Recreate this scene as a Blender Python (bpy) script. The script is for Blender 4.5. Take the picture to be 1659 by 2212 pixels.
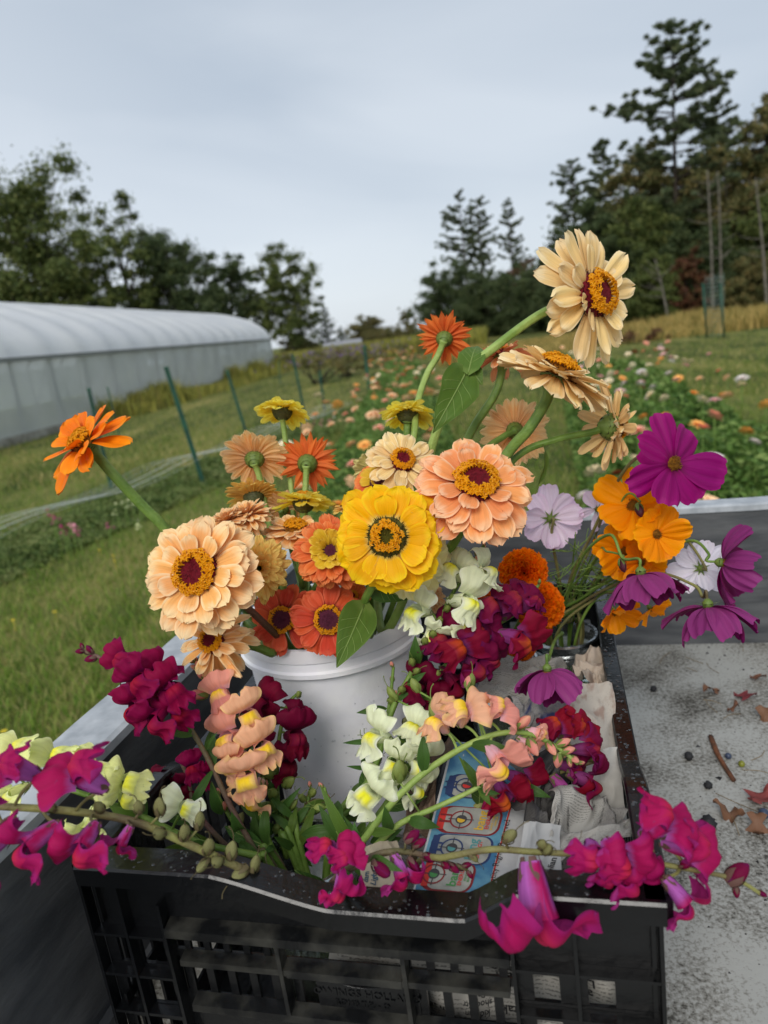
import bpy, math, random
import numpy as np
from mathutils import Vector, Matrix, noise as mnoise
rnd = random.Random(7)
for o in list(bpy.data.objects): bpy.data.objects.remove(o)
sc = bpy.context.scene
COL = sc.collection

# ---------------------------------------------------------------- camera
FPX = 1534.0; PITCH = math.radians(14); ROLL = math.radians(7.5)
FW = Vector((0, math.cos(PITCH), -math.sin(PITCH)))
D0 = Vector((0, -math.sin(PITCH), -math.cos(PITCH))); X0 = Vector((1, 0, 0))
RT = math.cos(ROLL)*X0 + math.sin(ROLL)*D0
DN = -math.sin(ROLL)*X0 + math.cos(ROLL)*D0
EYE = Vector((0, 0, 1.5))
cam_d = bpy.data.cameras.new('camera'); cam = bpy.data.objects.new('camera', cam_d); COL.objects.link(cam)
cam_d.sensor_fit = 'HORIZONTAL'; cam_d.sensor_width = 36; cam_d.lens = 36*FPX/1659
cam_d.clip_start = 0.02; cam_d.clip_end = 3000
M = Matrix.Identity(4)
for i, v in enumerate((RT, -DN, -FW)):
    for k in range(3): M[k][i] = v[k]
cam.matrix_world = Matrix.Translation(EYE) @ M
cam_d.dof.use_dof = True; cam_d.dof.focus_distance = 0.62; cam_d.dof.aperture_fstop = 8.5
sc.camera = cam
sc.render.resolution_x = 768; sc.render.resolution_y = 1024

# ---------------------------------------------------------------- world, sun, exposure
SUN_EL = math.radians(40); SUN_AZ = math.radians(197)
w = bpy.data.worlds.new("World"); sc.world = w; w.use_nodes = True
nt = w.node_tree; N = nt.nodes; L = nt.links
bg = N['Background']
sky = N.new('ShaderNodeTexSky'); sky.sky_type = 'NISHITA'; sky.sun_disc = False
sky.sun_elevation = SUN_EL; sky.sun_rotation = SUN_AZ
tc = N.new('ShaderNodeTexCoord')
mp = N.new('ShaderNodeMapping'); mp.inputs['Scale'].default_value = (1.0, 0.8, 3.2); mp.inputs['Rotation'].default_value = (0.25, 0.2, 0)
L.new(tc.outputs['Generated'], mp.inputs[0])
nz = N.new('ShaderNodeTexNoise'); nz.inputs['Scale'].default_value = 1.5; nz.inputs['Detail'].default_value = 5; nz.inputs['Roughness'].default_value = .42
nz.inputs['Distortion'].default_value = .5
L.new(mp.outputs[0], nz.inputs['Vector'])
rp = N.new('ShaderNodeValToRGB')
rp.color_ramp.elements[0].position = .36; rp.color_ramp.elements[0].color = (4.7, 5.45, 6.4, 1)
rp.color_ramp.elements[1].position = .66; rp.color_ramp.elements[1].color = (6.7, 7.3, 8.0, 1)
L.new(nz.outputs['Fac'], rp.inputs[0])
# the cloud is thinner (whiter) low on the left of the field
sep = N.new('ShaderNodeSeparateXYZ'); L.new(tc.outputs['Generated'], sep.inputs[0])
m1 = N.new('ShaderNodeMath'); m1.operation = 'MULTIPLY_ADD'; L.new(sep.outputs['X'], m1.inputs[0]); m1.inputs[1].default_value = -1.0; m1.inputs[2].default_value = .30
m2 = N.new('ShaderNodeMath'); m2.operation = 'MULTIPLY_ADD'; L.new(sep.outputs['Z'], m2.inputs[0]); m2.inputs[1].default_value = -1.1; L.new(m1.outputs[0], m2.inputs[2]); m2.use_clamp = True
mx = N.new('ShaderNodeMix'); mx.data_type = 'RGBA'
L.new(m2.outputs[0], mx.inputs['Factor']); L.new(rp.outputs[0], mx.inputs['A']); mx.inputs['B'].default_value = (9.2, 9.7, 10.2, 1)
mx2 = N.new('ShaderNodeMix'); mx2.data_type = 'RGBA'; mx2.inputs['Factor'].default_value = .12
L.new(mx.outputs['Result'], mx2.inputs['A']); L.new(sky.outputs[0], mx2.inputs['B'])
L.new(mx2.outputs['Result'], bg.inputs[0]); bg.inputs[1].default_value = 0.075
sd = bpy.data.lights.new('sun', 'SUN'); sd.energy = 1.5; sd.angle = math.radians(28); sd.color = (1, .96, .9)
sun = bpy.data.objects.new('sun', sd); COL.objects.link(sun)
sdir = Vector((math.sin(SUN_AZ)*math.cos(SUN_EL), math.cos(SUN_AZ)*math.cos(SUN_EL), math.sin(SUN_EL)))
sun.rotation_euler = sdir.to_track_quat('Z', 'Y').to_euler()
sc.view_settings.view_transform = 'Standard'; sc.view_settings.look = 'None'
sc.view_settings.exposure = 0.50; sc.view_settings.gamma = 1

# ---------------------------------------------------------------- helpers
def P(x, y, d): return EYE + FW*d + (RT*(x-829.5) + DN*(y-1106))*(d/FPX)
def DIRV(a): return (RT*a[0] + DN*a[1] - FW*a[2]).normalized()     # right, down, toward the viewer
def G(x, y, z=0.0):
    r = P(x, y, 1)-EYE; t = (z-EYE.z)/r.z; return EYE+r*t
def s2l(c):
    return tuple(((v/255)/12.92 if v/255 <= .04045 else ((v/255+.055)/1.055)**2.4) for v in c)
def tag(o, label=None, cat=None, group=None, kind=None):
    if label: o['label'] = label
    if cat: o['category'] = cat
    if group: o['group'] = group
    if kind: o['kind'] = kind
    return o
def thing(name, label, cat, loc=(0, 0, 0), group=None):
    o = bpy.data.objects.new(name, None); o.empty_display_size = .02; COL.objects.link(o); o.location = loc
    return tag(o, label, cat, group)
def mk(name, V, F, m=None, smooth=True, uv=None):
    me = bpy.data.meshes.new(name)
    if isinstance(V, np.ndarray): V = V.reshape(-1, 3)
    if isinstance(F, np.ndarray):
        k = F.shape[1]; n = len(F)
        me.vertices.add(len(V)); me.vertices.foreach_set('co', np.asarray(V, np.float32).ravel())
        me.loops.add(n*k); me.loops.foreach_set('vertex_index', F.astype(np.int32).ravel())
        me.polygons.add(n); me.polygons.foreach_set('loop_start', np.arange(0, n*k, k, dtype=np.int32))
        me.update(calc_edges=True)
    else:
        me.from_pydata([tuple(v) for v in V], [], F)
    if uv is not None:
        ul = me.uv_layers.new(name='UVMap')
        idx = np.empty(len(me.loops), np.int32); me.loops.foreach_get('vertex_index', idx)
        ul.data.foreach_set('uv', np.asarray(uv, np.float32)[idx].ravel())
    me.polygons.foreach_set('use_smooth', np.full(len(me.polygons), smooth))
    if m:
        for q in (m if isinstance(m, (list, tuple)) else [m]): me.materials.append(q)
    me.update(); return me
def put(name, me, parent=None, mw=None, label=None):
    """link a mesh; mw is its WORLD matrix (things are unrotated Empties)"""
    o = bpy.data.objects.new(name, me); COL.objects.link(o)
    mw = mw or Matrix.Identity(4)
    if parent is not None:
        o.parent = parent
        o.matrix_basis = Matrix.Translation(-parent.location) @ mw if parent.type == 'EMPTY' else mw
    else: o.matrix_basis = mw
    if label: o['label'] = label
    return o
class MB:
    def __init__(s): s.V = []; s.F = []; s.UV = []
    def add(s, V, F, uv=None):
        b = len(s.V); s.V += [tuple(v) for v in V]; s.F += [tuple(i+b for i in f) for f in F]
        s.UV += list(uv) if uv is not None else [(0, 0)]*len(V)
    def box(s, a, b, M=None):
        x0, y0, z0 = a; x1, y1, z1 = b
        V = [Vector(q) for q in ((x0,y0,z0),(x1,y0,z0),(x1,y1,z0),(x0,y1,z0),(x0,y0,z1),(x1,y0,z1),(x1,y1,z1),(x0,y1,z1))]
        if M: V = [M @ v for v in V]
        s.add(V, [(0,3,2,1),(4,5,6,7),(0,1,5,4),(1,2,6,5),(2,3,7,6),(3,0,4,7)])
    def tube(s, pts, rad, n=8, cap=True):
        V, F, uv = tube_geo(pts, rad, n, cap); s.add(V, F, uv)
    def mesh(s, name, m, smooth=True): return mk(name, s.V, s.F, m, smooth, s.UV)
def tube_geo(pts, rad, n=8, cap=True, ridge=0):
    pts = [Vector(p) for p in pts]; k = len(pts)
    if not isinstance(rad, (list, tuple)): rad = [rad]*k
    V = []; F = []; uv = []
    t0 = (pts[1]-pts[0]).normalized(); a = t0.orthogonal().normalized()
    for i, p in enumerate(pts):
        t = (pts[min(i+1, k-1)]-pts[max(i-1, 0)])
        t = t.normalized() if t.length > 1e-9 else t0
        a = (a-t*a.dot(t)); a = a.normalized() if a.length > 1e-6 else t.orthogonal().normalized()
        b = t.cross(a)
        for j in range(n):
            q = 2*math.pi*j/n
            V.append(p+(a*math.cos(q)+b*math.sin(q))*rad[i]*(1+ridge*math.cos(q*5+i*.02))); uv.append((j/n, i/(k-1)))
    for i in range(k-1):
        for j in range(n):
            F.append((i*n+j, i*n+(j+1) % n, (i+1)*n+(j+1) % n, (i+1)*n+j))
    if cap:
        F.append(tuple(range(n-1, -1, -1))); F.append(tuple((k-1)*n+j for j in range(n)))
    return V, F, uv
def cr(pts, per=6):
    """catmull-rom through points"""
    p = [Vector(q) for q in pts]
    if len(p) < 3: return [p[0].lerp(p[-1], i/per) for i in range(per+1)]
    e = [p[0]*2-p[1]]+p+[p[-1]*2-p[-2]]; out = []
    for i in range(1, len(e)-2):
        a, b, c, d = e[i-1:i+3]
        for j in range(per):
            t = j/per
            out.append(.5*((2*b)+(c-a)*t+(2*a-5*b+4*c-d)*t*t+(-a+3*b-3*c+d)*t**3))
    out.append(p[-1]); return out
def grid(fn, nu, nv):
    V = []; F = []; uv = []
    for j in range(nv+1):
        for i in range(nu+1):
            V.append(fn(i/nu, j/nv)); uv.append((i/nu, j/nv))
    for j in range(nv):
        for i in range(nu):
            a = j*(nu+1)+i; F.append((a, a+1, a+nu+2, a+nu+1))
    return V, F, uv
def frame(z, up=None):
    z = z.normalized(); up = up or Vector((0, 0, 1))
    y = up-z*up.dot(z)
    y = y.normalized() if y.length > 1e-4 else z.orthogonal().normalized()
    x = y.cross(z); m = Matrix.Identity(4)
    for i, v in enumerate((x, y, z)):
        for k in range(3): m[k][i] = v[k]
    return m
def T(*a): return Matrix.Translation(Vector(a if len(a) > 1 else a[0]))
def Rm(a, ax): return Matrix.Rotation(a, 4, ax)
def S3(x, y, z): return Matrix.Diagonal((x, y, z, 1))

# ---------------------------------------------------------------- materials
def newmat(name):
    m = bpy.data.materials.new(name); m.use_nodes = True
    return m, m.node_tree.nodes, m.node_tree.links, m.node_tree.nodes['Principled BSDF']
def mat(name, c, c2=None, scale=20, rough=.6, spec=.4, metal=0, bump=0, bscale=None, obj=True, lo=.35, hi=.65, detail=5, stretch=None, trans=0, coat=0, transl=0):
    m, n, l, b = newmat(name)
    c = s2l(c); b.inputs['Roughness'].default_value = rough; b.inputs['Metallic'].default_value = metal
    b.inputs['Specular IOR Level'].default_value = spec; b.inputs['Transmission Weight'].default_value = trans
    b.inputs['Coat Weight'].default_value = coat
    b.inputs['Base Color'].default_value = (*c, 1)
    t = n.new('ShaderNodeTexCoord'); vec = t.outputs['Object' if obj else 'UV']
    if stretch:
        mp = n.new('ShaderNodeMapping'); mp.inputs['Scale'].default_value = stretch; l.new(vec, mp.inputs[0]); vec = mp.outputs[0]
    if c2:
        z = n.new('ShaderNodeTexNoise'); z.inputs['Scale'].default_value = scale; z.inputs['Detail'].default_value = detail
        l.new(vec, z.inputs['Vector'])
        r = n.new('ShaderNodeValToRGB'); r.color_ramp.elements[0].position = lo; r.color_ramp.elements[1].position = hi
        r.color_ramp.elements[0].color = (*c, 1); r.color_ramp.elements[1].color = (*s2l(c2), 1)
        l.new(z.outputs['Fac'], r.inputs[0]); l.new(r.outputs[0], b.inputs['Base Color']); colout = r.outputs[0]
    else: colout = None
    if bump:
        z2 = n.new('ShaderNodeTexNoise'); z2.inputs['Scale'].default_value = bscale or scale*3; z2.inputs['Detail'].default_value = 6
        l.new(vec, z2.inputs['Vector'])
        bp = n.new('ShaderNodeBump'); bp.inputs['Strength'].default_value = min(bump, 1); bp.inputs['Distance'].default_value = .002 if bump <= 1 else .002*bump
        l.new(z2.outputs['Fac'], bp.inputs['Height']); l.new(bp.outputs[0], b.inputs['Normal'])
    if transl:
        tr = n.new('ShaderNodeBsdfTranslucent'); mxs = n.new('ShaderNodeMixShader'); mxs.inputs[0].default_value = transl
        out = n['Material Output']
        if colout: l.new(colout, tr.inputs[0])
        else: tr.inputs[0].default_value = (*c, 1)
        l.new(b.outputs[0], mxs.inputs[1]); l.new(tr.outputs[0], mxs.inputs[2]); l.new(mxs.outputs[0], out.inputs[0])
    return m
def petal_mat(name, base, mid, edge, back, transl=.22, vein=.16, vs=14, basepos=.3, edgepos=.72, rough=.5, spots=None, sheen=0):
    m, n, l, b = newmat(name)
    base, mid, edge, back = [(*s2l(c), 1) for c in (base, mid, edge, back)]
    b.inputs['Roughness'].default_value = rough; b.inputs['Specular IOR Level'].default_value = .18
    b.inputs['Sheen Weight'].default_value = sheen; b.inputs['Sheen Roughness'].default_value = .4
    tc = n.new('ShaderNodeTexCoord'); sp = n.new('ShaderNodeSeparateXYZ'); l.new(tc.outputs['UV'], sp.inputs[0])
    oi = n.new('ShaderNodeObjectInfo')
    def math_(op, a, bb=None, c=None, cl=False):
        q = n.new('ShaderNodeMath'); q.operation = op; q.use_clamp = cl
        for i, v in enumerate((a, bb, c)):
            if v is None: continue
            if isinstance(v, (int, float)): q.inputs[i].default_value = v
            else: l.new(v, q.inputs[i])
        return q.outputs[0]
    U, Vv = sp.outputs[0], sp.outputs[1]
    eu = math_('ABSOLUTE', math_('MULTIPLY_ADD', U, 2, -1))
    e = math_('MAXIMUM', eu, Vv)
    cx = n.new('ShaderNodeCombineXYZ'); l.new(math_('MULTIPLY', U, vs), cx.inputs[0]); l.new(math_('MULTIPLY', Vv, 1.1), cx.inputs[1]); l.new(math_('MULTIPLY', oi.outputs['Random'], 37), cx.inputs[2])
    nz = n.new('ShaderNodeTexNoise'); nz.inputs['Scale'].default_value = 1; nz.inputs['Detail'].default_value = 4; l.new(cx.outputs[0], nz.inputs['Vector'])
    nz2 = n.new('ShaderNodeTexNoise'); nz2.inputs['Scale'].default_value = 2.5; nz2.inputs['Detail'].default_value = 3
    ad = n.new('ShaderNodeVectorMath'); ad.operation = 'ADD'; l.new(tc.outputs['UV'], ad.inputs[0]); l.new(oi.outputs['Random'], ad.inputs[1]); l.new(ad.outputs[0], nz2.inputs['Vector'])
    e2 = math_('ADD', e, math_('MULTIPLY_ADD', nz2.outputs[0], .5, -.25))
    fe = n.new('ShaderNodeMapRange'); fe.interpolation_type = 'SMOOTHSTEP'; fe.inputs[1].default_value = edgepos; fe.inputs[2].default_value = 1.02; l.new(e2, fe.inputs[0])
    fb = n.new('ShaderNodeMapRange'); fb.interpolation_type = 'SMOOTHSTEP'; fb.inputs[1].default_value = 0.02; fb.inputs[2].default_value = max(basepos, .03); l.new(math_('ADD', Vv, math_('MULTIPLY_ADD', nz.outputs[0], .2, -.1)), fb.inputs[0])
    def mix(f, a, bb, bt='MIX'):
        q = n.new('ShaderNodeMix'); q.data_type = 'RGBA'; q.blend_type = bt
        if isinstance(f, (int, float)): q.inputs['Factor'].default_value = f
        else: l.new(f, q.inputs['Factor'])
        for k, v in (('A', a), ('B', bb)):
            if isinstance(v, tuple): q.inputs[k].default_value = v
            else: l.new(v, q.inputs[k])
        return q.outputs['Result']
    col = mix(fb.outputs[0], base, mix(fe.outputs[0], mid, edge))
    geo = n.new('ShaderNodeNewGeometry')
    col = mix(geo.outputs['Backfacing'], col, mix(.25, back, col))
    dark = math_('MULTIPLY_ADD', nz.outputs[0], 2*vein, 1-vein-.03)
    dark = math_('MULTIPLY', dark, math_('MULTIPLY_ADD', oi.outputs['Random'], .16, .93))
    hs = n.new('ShaderNodeHueSaturation'); l.new(dark, hs.inputs['Value']); l.new(col, hs.inputs['Color'])
    l.new(math_('MULTIPLY_ADD', oi.outputs['Random'], .012, .494), hs.inputs['Hue'])
    col = hs.outputs[0]
    nz3 = n.new('ShaderNodeTexNoise'); nz3.inputs['Scale'].default_value = 9; nz3.inputs['Detail'].default_value = 2; l.new(ad.outputs[0], nz3.inputs['Vector'])
    sp_ = n.new('ShaderNodeMapRange'); sp_.inputs[1].default_value = .70; sp_.inputs[2].default_value = .76; sp_.inputs[4].default_value = .45; l.new(nz3.outputs[0], sp_.inputs[0])
    col = mix(sp_.outputs[0], col, (base[0]*.5, base[1]*.45, base[2]*.4, 1))
    l.new(col, b.inputs['Base Color'])
    bp = n.new('ShaderNodeBump'); bp.inputs['Strength'].default_value = .7; bp.inputs['Distance'].default_value = .001
    l.new(nz.outputs[0], bp.inputs['Height']); l.new(bp.outputs[0], b.inputs['Normal'])
    tr = n.new('ShaderNodeBsdfTranslucent'); ms = n.new('ShaderNodeMixShader'); ms.inputs[0].default_value = transl
    l.new(col, tr.inputs[0]); l.new(b.outputs[0], ms.inputs[1]); l.new(tr.outputs[0], ms.inputs[2]); l.new(ms.outputs[0], n['Material Output'].inputs[0])
    return m
#HELPERS_END
MT = {}
MT['stem'] = mat('stem_green', (122, 150, 66), (88, 118, 44), 60, .5, transl=.05, bump=.4, bscale=400)
MT['stem_pale'] = mat('stem_pale', (158, 180, 96), (120, 150, 66), 50, .5, transl=.05, bump=.4, bscale=400)
MT['stem_brown'] = mat('stem_brown', (110, 72, 58), (80, 66, 44), 40, .6, bump=.6, bscale=300)
MT['stem_olive'] = mat('stem_olive', (140, 140, 78), (100, 88, 60), 30, .6, bump=.6, bscale=300)
MT['stem_plum'] = mat('stem_plum', (120, 84, 84), (96, 92, 58), 25, .6, bump=.6, bscale=300)
MT['leaf'] = petal_mat('leaf_green', (112, 134, 64), (86, 112, 44), (98, 124, 54), (120, 140, 84), .2, .18, 9, .15, .9, .42)
MT['leaf_dark'] = petal_mat('leaf_dark', (80, 112, 48), (66, 98, 42), (74, 108, 48), (104, 130, 80), .2, .18, 9, .15, .9, .42)
MT['vein'] = mat('leaf_vein', (128, 148, 78), (112, 134, 66), 60, .5)
MT['calyx'] = mat('calyx_green', (118, 138, 62), (78, 100, 40), 220, .55)
MT['calyx_dark'] = mat('calyx_dark', (92, 92, 50), (60, 66, 34), 220, .6)
MT['calyx_tip'] = mat('bract_edge', (40, 44, 22), rough=.7)
MT['sepal'] = mat('sepal_green', (132, 150, 72), (100, 116, 52), 150, .6, transl=.15)
MT['sepal_olive'] = mat('sepal_olive', (104, 98, 58), (84, 66, 52), 120, .7, transl=.1)
MT['sepal_plum'] = mat('sepal_plum', (104, 62, 66), (84, 70, 50), 120, .7)
MT['pod'] = mat('pod_green', (136, 150, 70), (96, 108, 50), 90, .55)
MT['pod_dry'] = mat('pod_dry', (130, 132, 78), (92, 84, 54), 90, .75)
MT['floret'] = mat('floret_gold', (250, 186, 14), (226, 150, 6), 300, .5, transl=.3)
MT['disc_red'] = mat('disc_crimson', (160, 22, 44), (96, 10, 30), 260, .6, bump=.8, bscale=700)
MT['disc_green'] = mat('disc_green', (120, 120, 30), (70, 60, 16), 260, .6, bump=.8, bscale=700)
MT['disc_plum'] = mat('disc_plum', (118, 50, 76), (80, 26, 50), 260, .6, bump=.8, bscale=700)
MT['disc_gold'] = mat('disc_gold', (196, 128, 14), (120, 64, 6), 260, .6, bump=.8, bscale=700)
MT['chaff'] = mat('chaff_dark', (78, 20, 22), (40, 12, 14), 200, .7)
MT['chaff_olive'] = mat('chaff_olive', (70, 62, 20), (36, 32, 10), 200, .7)
ZC = {
 'peach': petal_mat('petal_peach', (228, 132, 72), (251, 184, 108), (255, 224, 172), (244, 184, 124), vein=.2, edgepos=.6),
 'pinkpeach': petal_mat('petal_pink_peach', (222, 98, 78), (248, 162, 98), (255, 204, 158), (244, 160, 116), vein=.2),
 'cream': petal_mat('petal_cream', (222, 164, 96), (247, 212, 146), (252, 228, 180), (246, 206, 142), vein=.22),
 'yellow': petal_mat('petal_yellow', (246, 236, 150), (252, 186, 2), (255, 212, 24), (248, 186, 10), basepos=.36, vein=.10, transl=.3),
 'lemon': petal_mat('petal_lemon', (250, 220, 80), (255, 234, 80), (255, 242, 120), (255, 236, 96), transl=.6),
 'pale': petal_mat('petal_pale_yellow', (234, 226, 140), (246, 236, 164), (250, 242, 188), (236, 224, 150)),
 'gold': petal_mat('petal_gold_peach', (250, 204, 70), (253, 206, 112), (255, 226, 130), (250, 200, 100), transl=.4),
 'coral': petal_mat('petal_coral', (128, 24, 44), (222, 84, 50), (232, 108, 72), (196, 70, 50), basepos=.42),
 'rust': petal_mat('petal_rust', (232, 112, 40), (236, 116, 54), (244, 146, 84), (220, 100, 60)),
 'core': petal_mat('petal_core', (200, 160, 40), (232, 190, 50), (244, 206, 80), (200, 150, 50)),
 'orange': petal_mat('petal_orange', (240, 104, 16), (252, 132, 12), (255, 152, 24), (240, 118, 20), vein=.1),
 'backorange': petal_mat('petal_back_orange', (214, 104, 66), (250, 136, 60), (255, 150, 56), (252, 142, 74), transl=.5, vein=.24),
 'backpeach': petal_mat('petal_back_peach', (222, 140, 120), (255, 212, 148), (255, 226, 164), (255, 214, 160), vein=.30, transl=.55),
}
#MATS_END
# ---------------------------------------------------------------- petals
def zinnia_petal(seed, tipshape=0, droop=.25, cup=.12):
    r = random.Random(seed); k1 = r.uniform(-.06, .06); k2 = r.uniform(.6, 1.4); ph = r.uniform(0, 6); notch = r.uniform(.02, .07)
    nu, nv = 10, 11; droop = droop*r.uniform(.3, 1.9); side_ = r.uniform(-.08, .08)
    def fn(u, v):
        s = 2*u-1
        vv = v
        if tipshape == 0: wdt = .16+.84*math.sin(min(vv/.72, 1)*math.pi/2)**1.15 if vv < .72 else math.sqrt(max(0, 1-((vv-.72)/.285)**2.3))
        else: wdt = .2+.8*math.sin(min(vv/.5, 1)*math.pi/2) if vv < .5 else max(0, 1-((vv-.5)/.5)**1.7)
        wdt *= .5
        x = vv*(1-notch*math.exp(-((s-k1*4)*3)**2)*vv**6+.018*math.sin(s*11+ph)*vv**7)
        y = s*wdt+(k1+side_)*vv*vv
        z = -droop*vv**2.1*k2 + .03*math.sin(vv*7+ph)*vv
        z += cup*(s*s)*wdt*1.6*(1-vv*.6) - .030*math.cos(s*math.pi*2+k1*8)*(1-vv*.45)*min(1, vv*5) + .012*math.sin(s*16+ph)*vv
        z += .03*math.sin(s*5+ph*2)*vv*vv
        return Vector((x, y, z))
    V, F, uv = grid(fn, nu, nv); return V, [f[::-1] for f in F], uv
_pc = {}
def petal_mesh(style, m, var):
    k = (style, m.name, var)
    if k not in _pc:
        tip, droop, cup = {'round': (0, .16, .10), 'flat': (0, .06, .1), 'droop': (0, .42, .2), 'up': (0, -.12, .22), 'point': (1, .1, .2), 'long': (0, .3, .3)}[style]
        V, F, uv = zinnia_petal(hash_(k), tip, droop, cup)
        _pc[k] = mk('petal', V, F, m, True, uv)
    return _pc[k]
def hash_(k):
    h = 7
    for ch in str(k): h = (h*31+ord(ch)) % 1000003
    return h
_dc = {}
def disc_meshes(kind):
    if kind in _dc: return _dc[kind]
    r = random.Random(5)
    dm, cm = {'red': (MT['disc_red'], MT['chaff']), 'green': (MT['disc_green'], MT['chaff_olive']), 'plum': (MT['disc_plum'], MT['chaff']), 'gold': (MT['disc_gold'], MT['chaff'])}[kind]
    def dome(u, v):
        a = u*2*math.pi; q = v*math.pi/2; rr = math.sin(q); z = math.cos(q)*.72-.16*math.exp(-(rr*3)**2)
        return Vector((rr*math.cos(a), rr*math.sin(a), z))
    V, F, uv = grid(dome, 24, 10); disc = MB(); disc.add(V, F, uv)
    for i in range(90):   # inner bristles curling to the centre
        a = r.uniform(0, 6.283); rr = .12+.42*r.random()**.7; z = math.sqrt(max(0, 1-rr*rr))*.72-.03
        p = Vector((rr*math.cos(a), rr*math.sin(a), z)); d = Vector((-math.cos(a)*.12, -math.sin(a)*.12, .1))
        t = Vector((-math.sin(a), math.cos(a), 0))*.025
        disc.add([p-t, p+t, p+d], [(0, 1, 2)])
    ch = MB()
    for i in range(300):
        a = r.uniform(0, 6.283); rr = r.uniform(.70, 1.08); q = math.asin(min(rr, 1)); z = math.cos(q)*.72
        n = Vector((math.cos(a)*(.6+.8*rr), math.sin(a)*(.6+.8*rr), .8)).normalized()
        p = Vector((rr*math.cos(a), rr*math.sin(a), z-.05)); tt = n.orthogonal().normalized()*.035; t2 = n.cross(tt)
        e = p+n*r.uniform(.1, .24)
        ch.add([p+tt, p-tt*.5+t2*.8, p-tt*.5-t2*.8, e], [(0, 1, 3), (1, 2, 3), (2, 0, 3)])
    fl = MB()
    rings = {'red': ((.78, 34), (.66, 30), (.55, 22)), 'green': ((.58, 22), (.46, 18), (.34, 12)), 'plum': ((.84, 34), (.72, 26)), 'gold': ((.8, 30), (.62, 26), (.42, 18), (.2, 8))}[kind]
    for ring, (rr0, cnt) in enumerate(rings):
        for i in range(cnt):
            a = 2*math.pi*(i+r.uniform(-.25, .25))/cnt; rr = rr0+r.uniform(-.05, .05)
            q = math.asin(min(rr, .98)); z = math.cos(q)*.72
            n = Vector((math.cos(a)*rr*.9+r.uniform(-.25, .25), math.sin(a)*rr*.9+r.uniform(-.25, .25), .75)).normalized()
            p = Vector((rr*math.cos(a), rr*math.sin(a), z)); top = p+n*r.uniform(.16, .30)
            tV, tF, tu = tube_geo([p, top], [.03, .045], 5, False); fl.add(tV, tF, tu)
            fx = n.orthogonal().normalized(); fy = n.cross(fx); rot = r.uniform(0, 6)
            for k in range(5):
                b = rot+k*2*math.pi/5; dd = fx*math.cos(b)+fy*math.sin(b); tt = n.cross(dd)*.05
                L1 = r.uniform(.14, .2)
                fl.add([top-tt*.5, top+tt*.5, top+dd*L1*.55+tt+n*.05, top+dd*L1+n*.02-n*.04, top+dd*L1*.55-tt+n*.05], [(0, 1, 2, 3, 4)])
    _dc[kind] = (disc.mesh('disc', dm), ch.mesh('chaff', cm, False), fl.mesh('florets', MT['floret'], False))
    return _dc[kind]
_cc = {}
def calyx_mesh(kind):
    if kind in _cc: return _cc[kind]
    mb = MB(); tips = MB()
    def bulb(u, v):
        a = u*2*math.pi; z = -1+v; rr = .30+.70*math.sin(v*math.pi/2)**.8
        return Vector((rr*.92*math.cos(a), rr*.92*math.sin(a), z))
    V, F, uv = grid(bulb, 18, 6); mb.add(V, F, uv)
    for row in range(4):
        v = .2+row*.22; cnt = 10+row*2
        for i in range(cnt):
            a0 = 2*math.pi*(i+.5*(row % 2))/cnt; w = math.pi/cnt*1.15
            def sc_(u, t):
                a = a0+(2*u-1)*w*math.sqrt(max(0, 1-(t)**2.5)); vv = min(v+t*.3, 1.02)
                rr = (.30+.70*math.sin(min(vv, 1)*math.pi/2)**.8)+.05+.03*t+ .03*(1-(2*u-1)**2)
                return Vector((rr*math.cos(a), rr*math.sin(a), -1+vv))
            V, F, uv = grid(sc_, 4, 4); mb.add(V, F, uv)
            def sc2(u, t):
                q = sc_(u, .8+.2*t); return Vector((q.x*1.012, q.y*1.012, q.z))
            V, F, uv = grid(sc2, 4, 1); tips.add(V, F, uv)
    _cc[kind] = (mb.mesh('calyx', MT[kind]), tips.mesh('bract_edges', MT['calyx_tip']))
    return _cc[kind]
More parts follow.
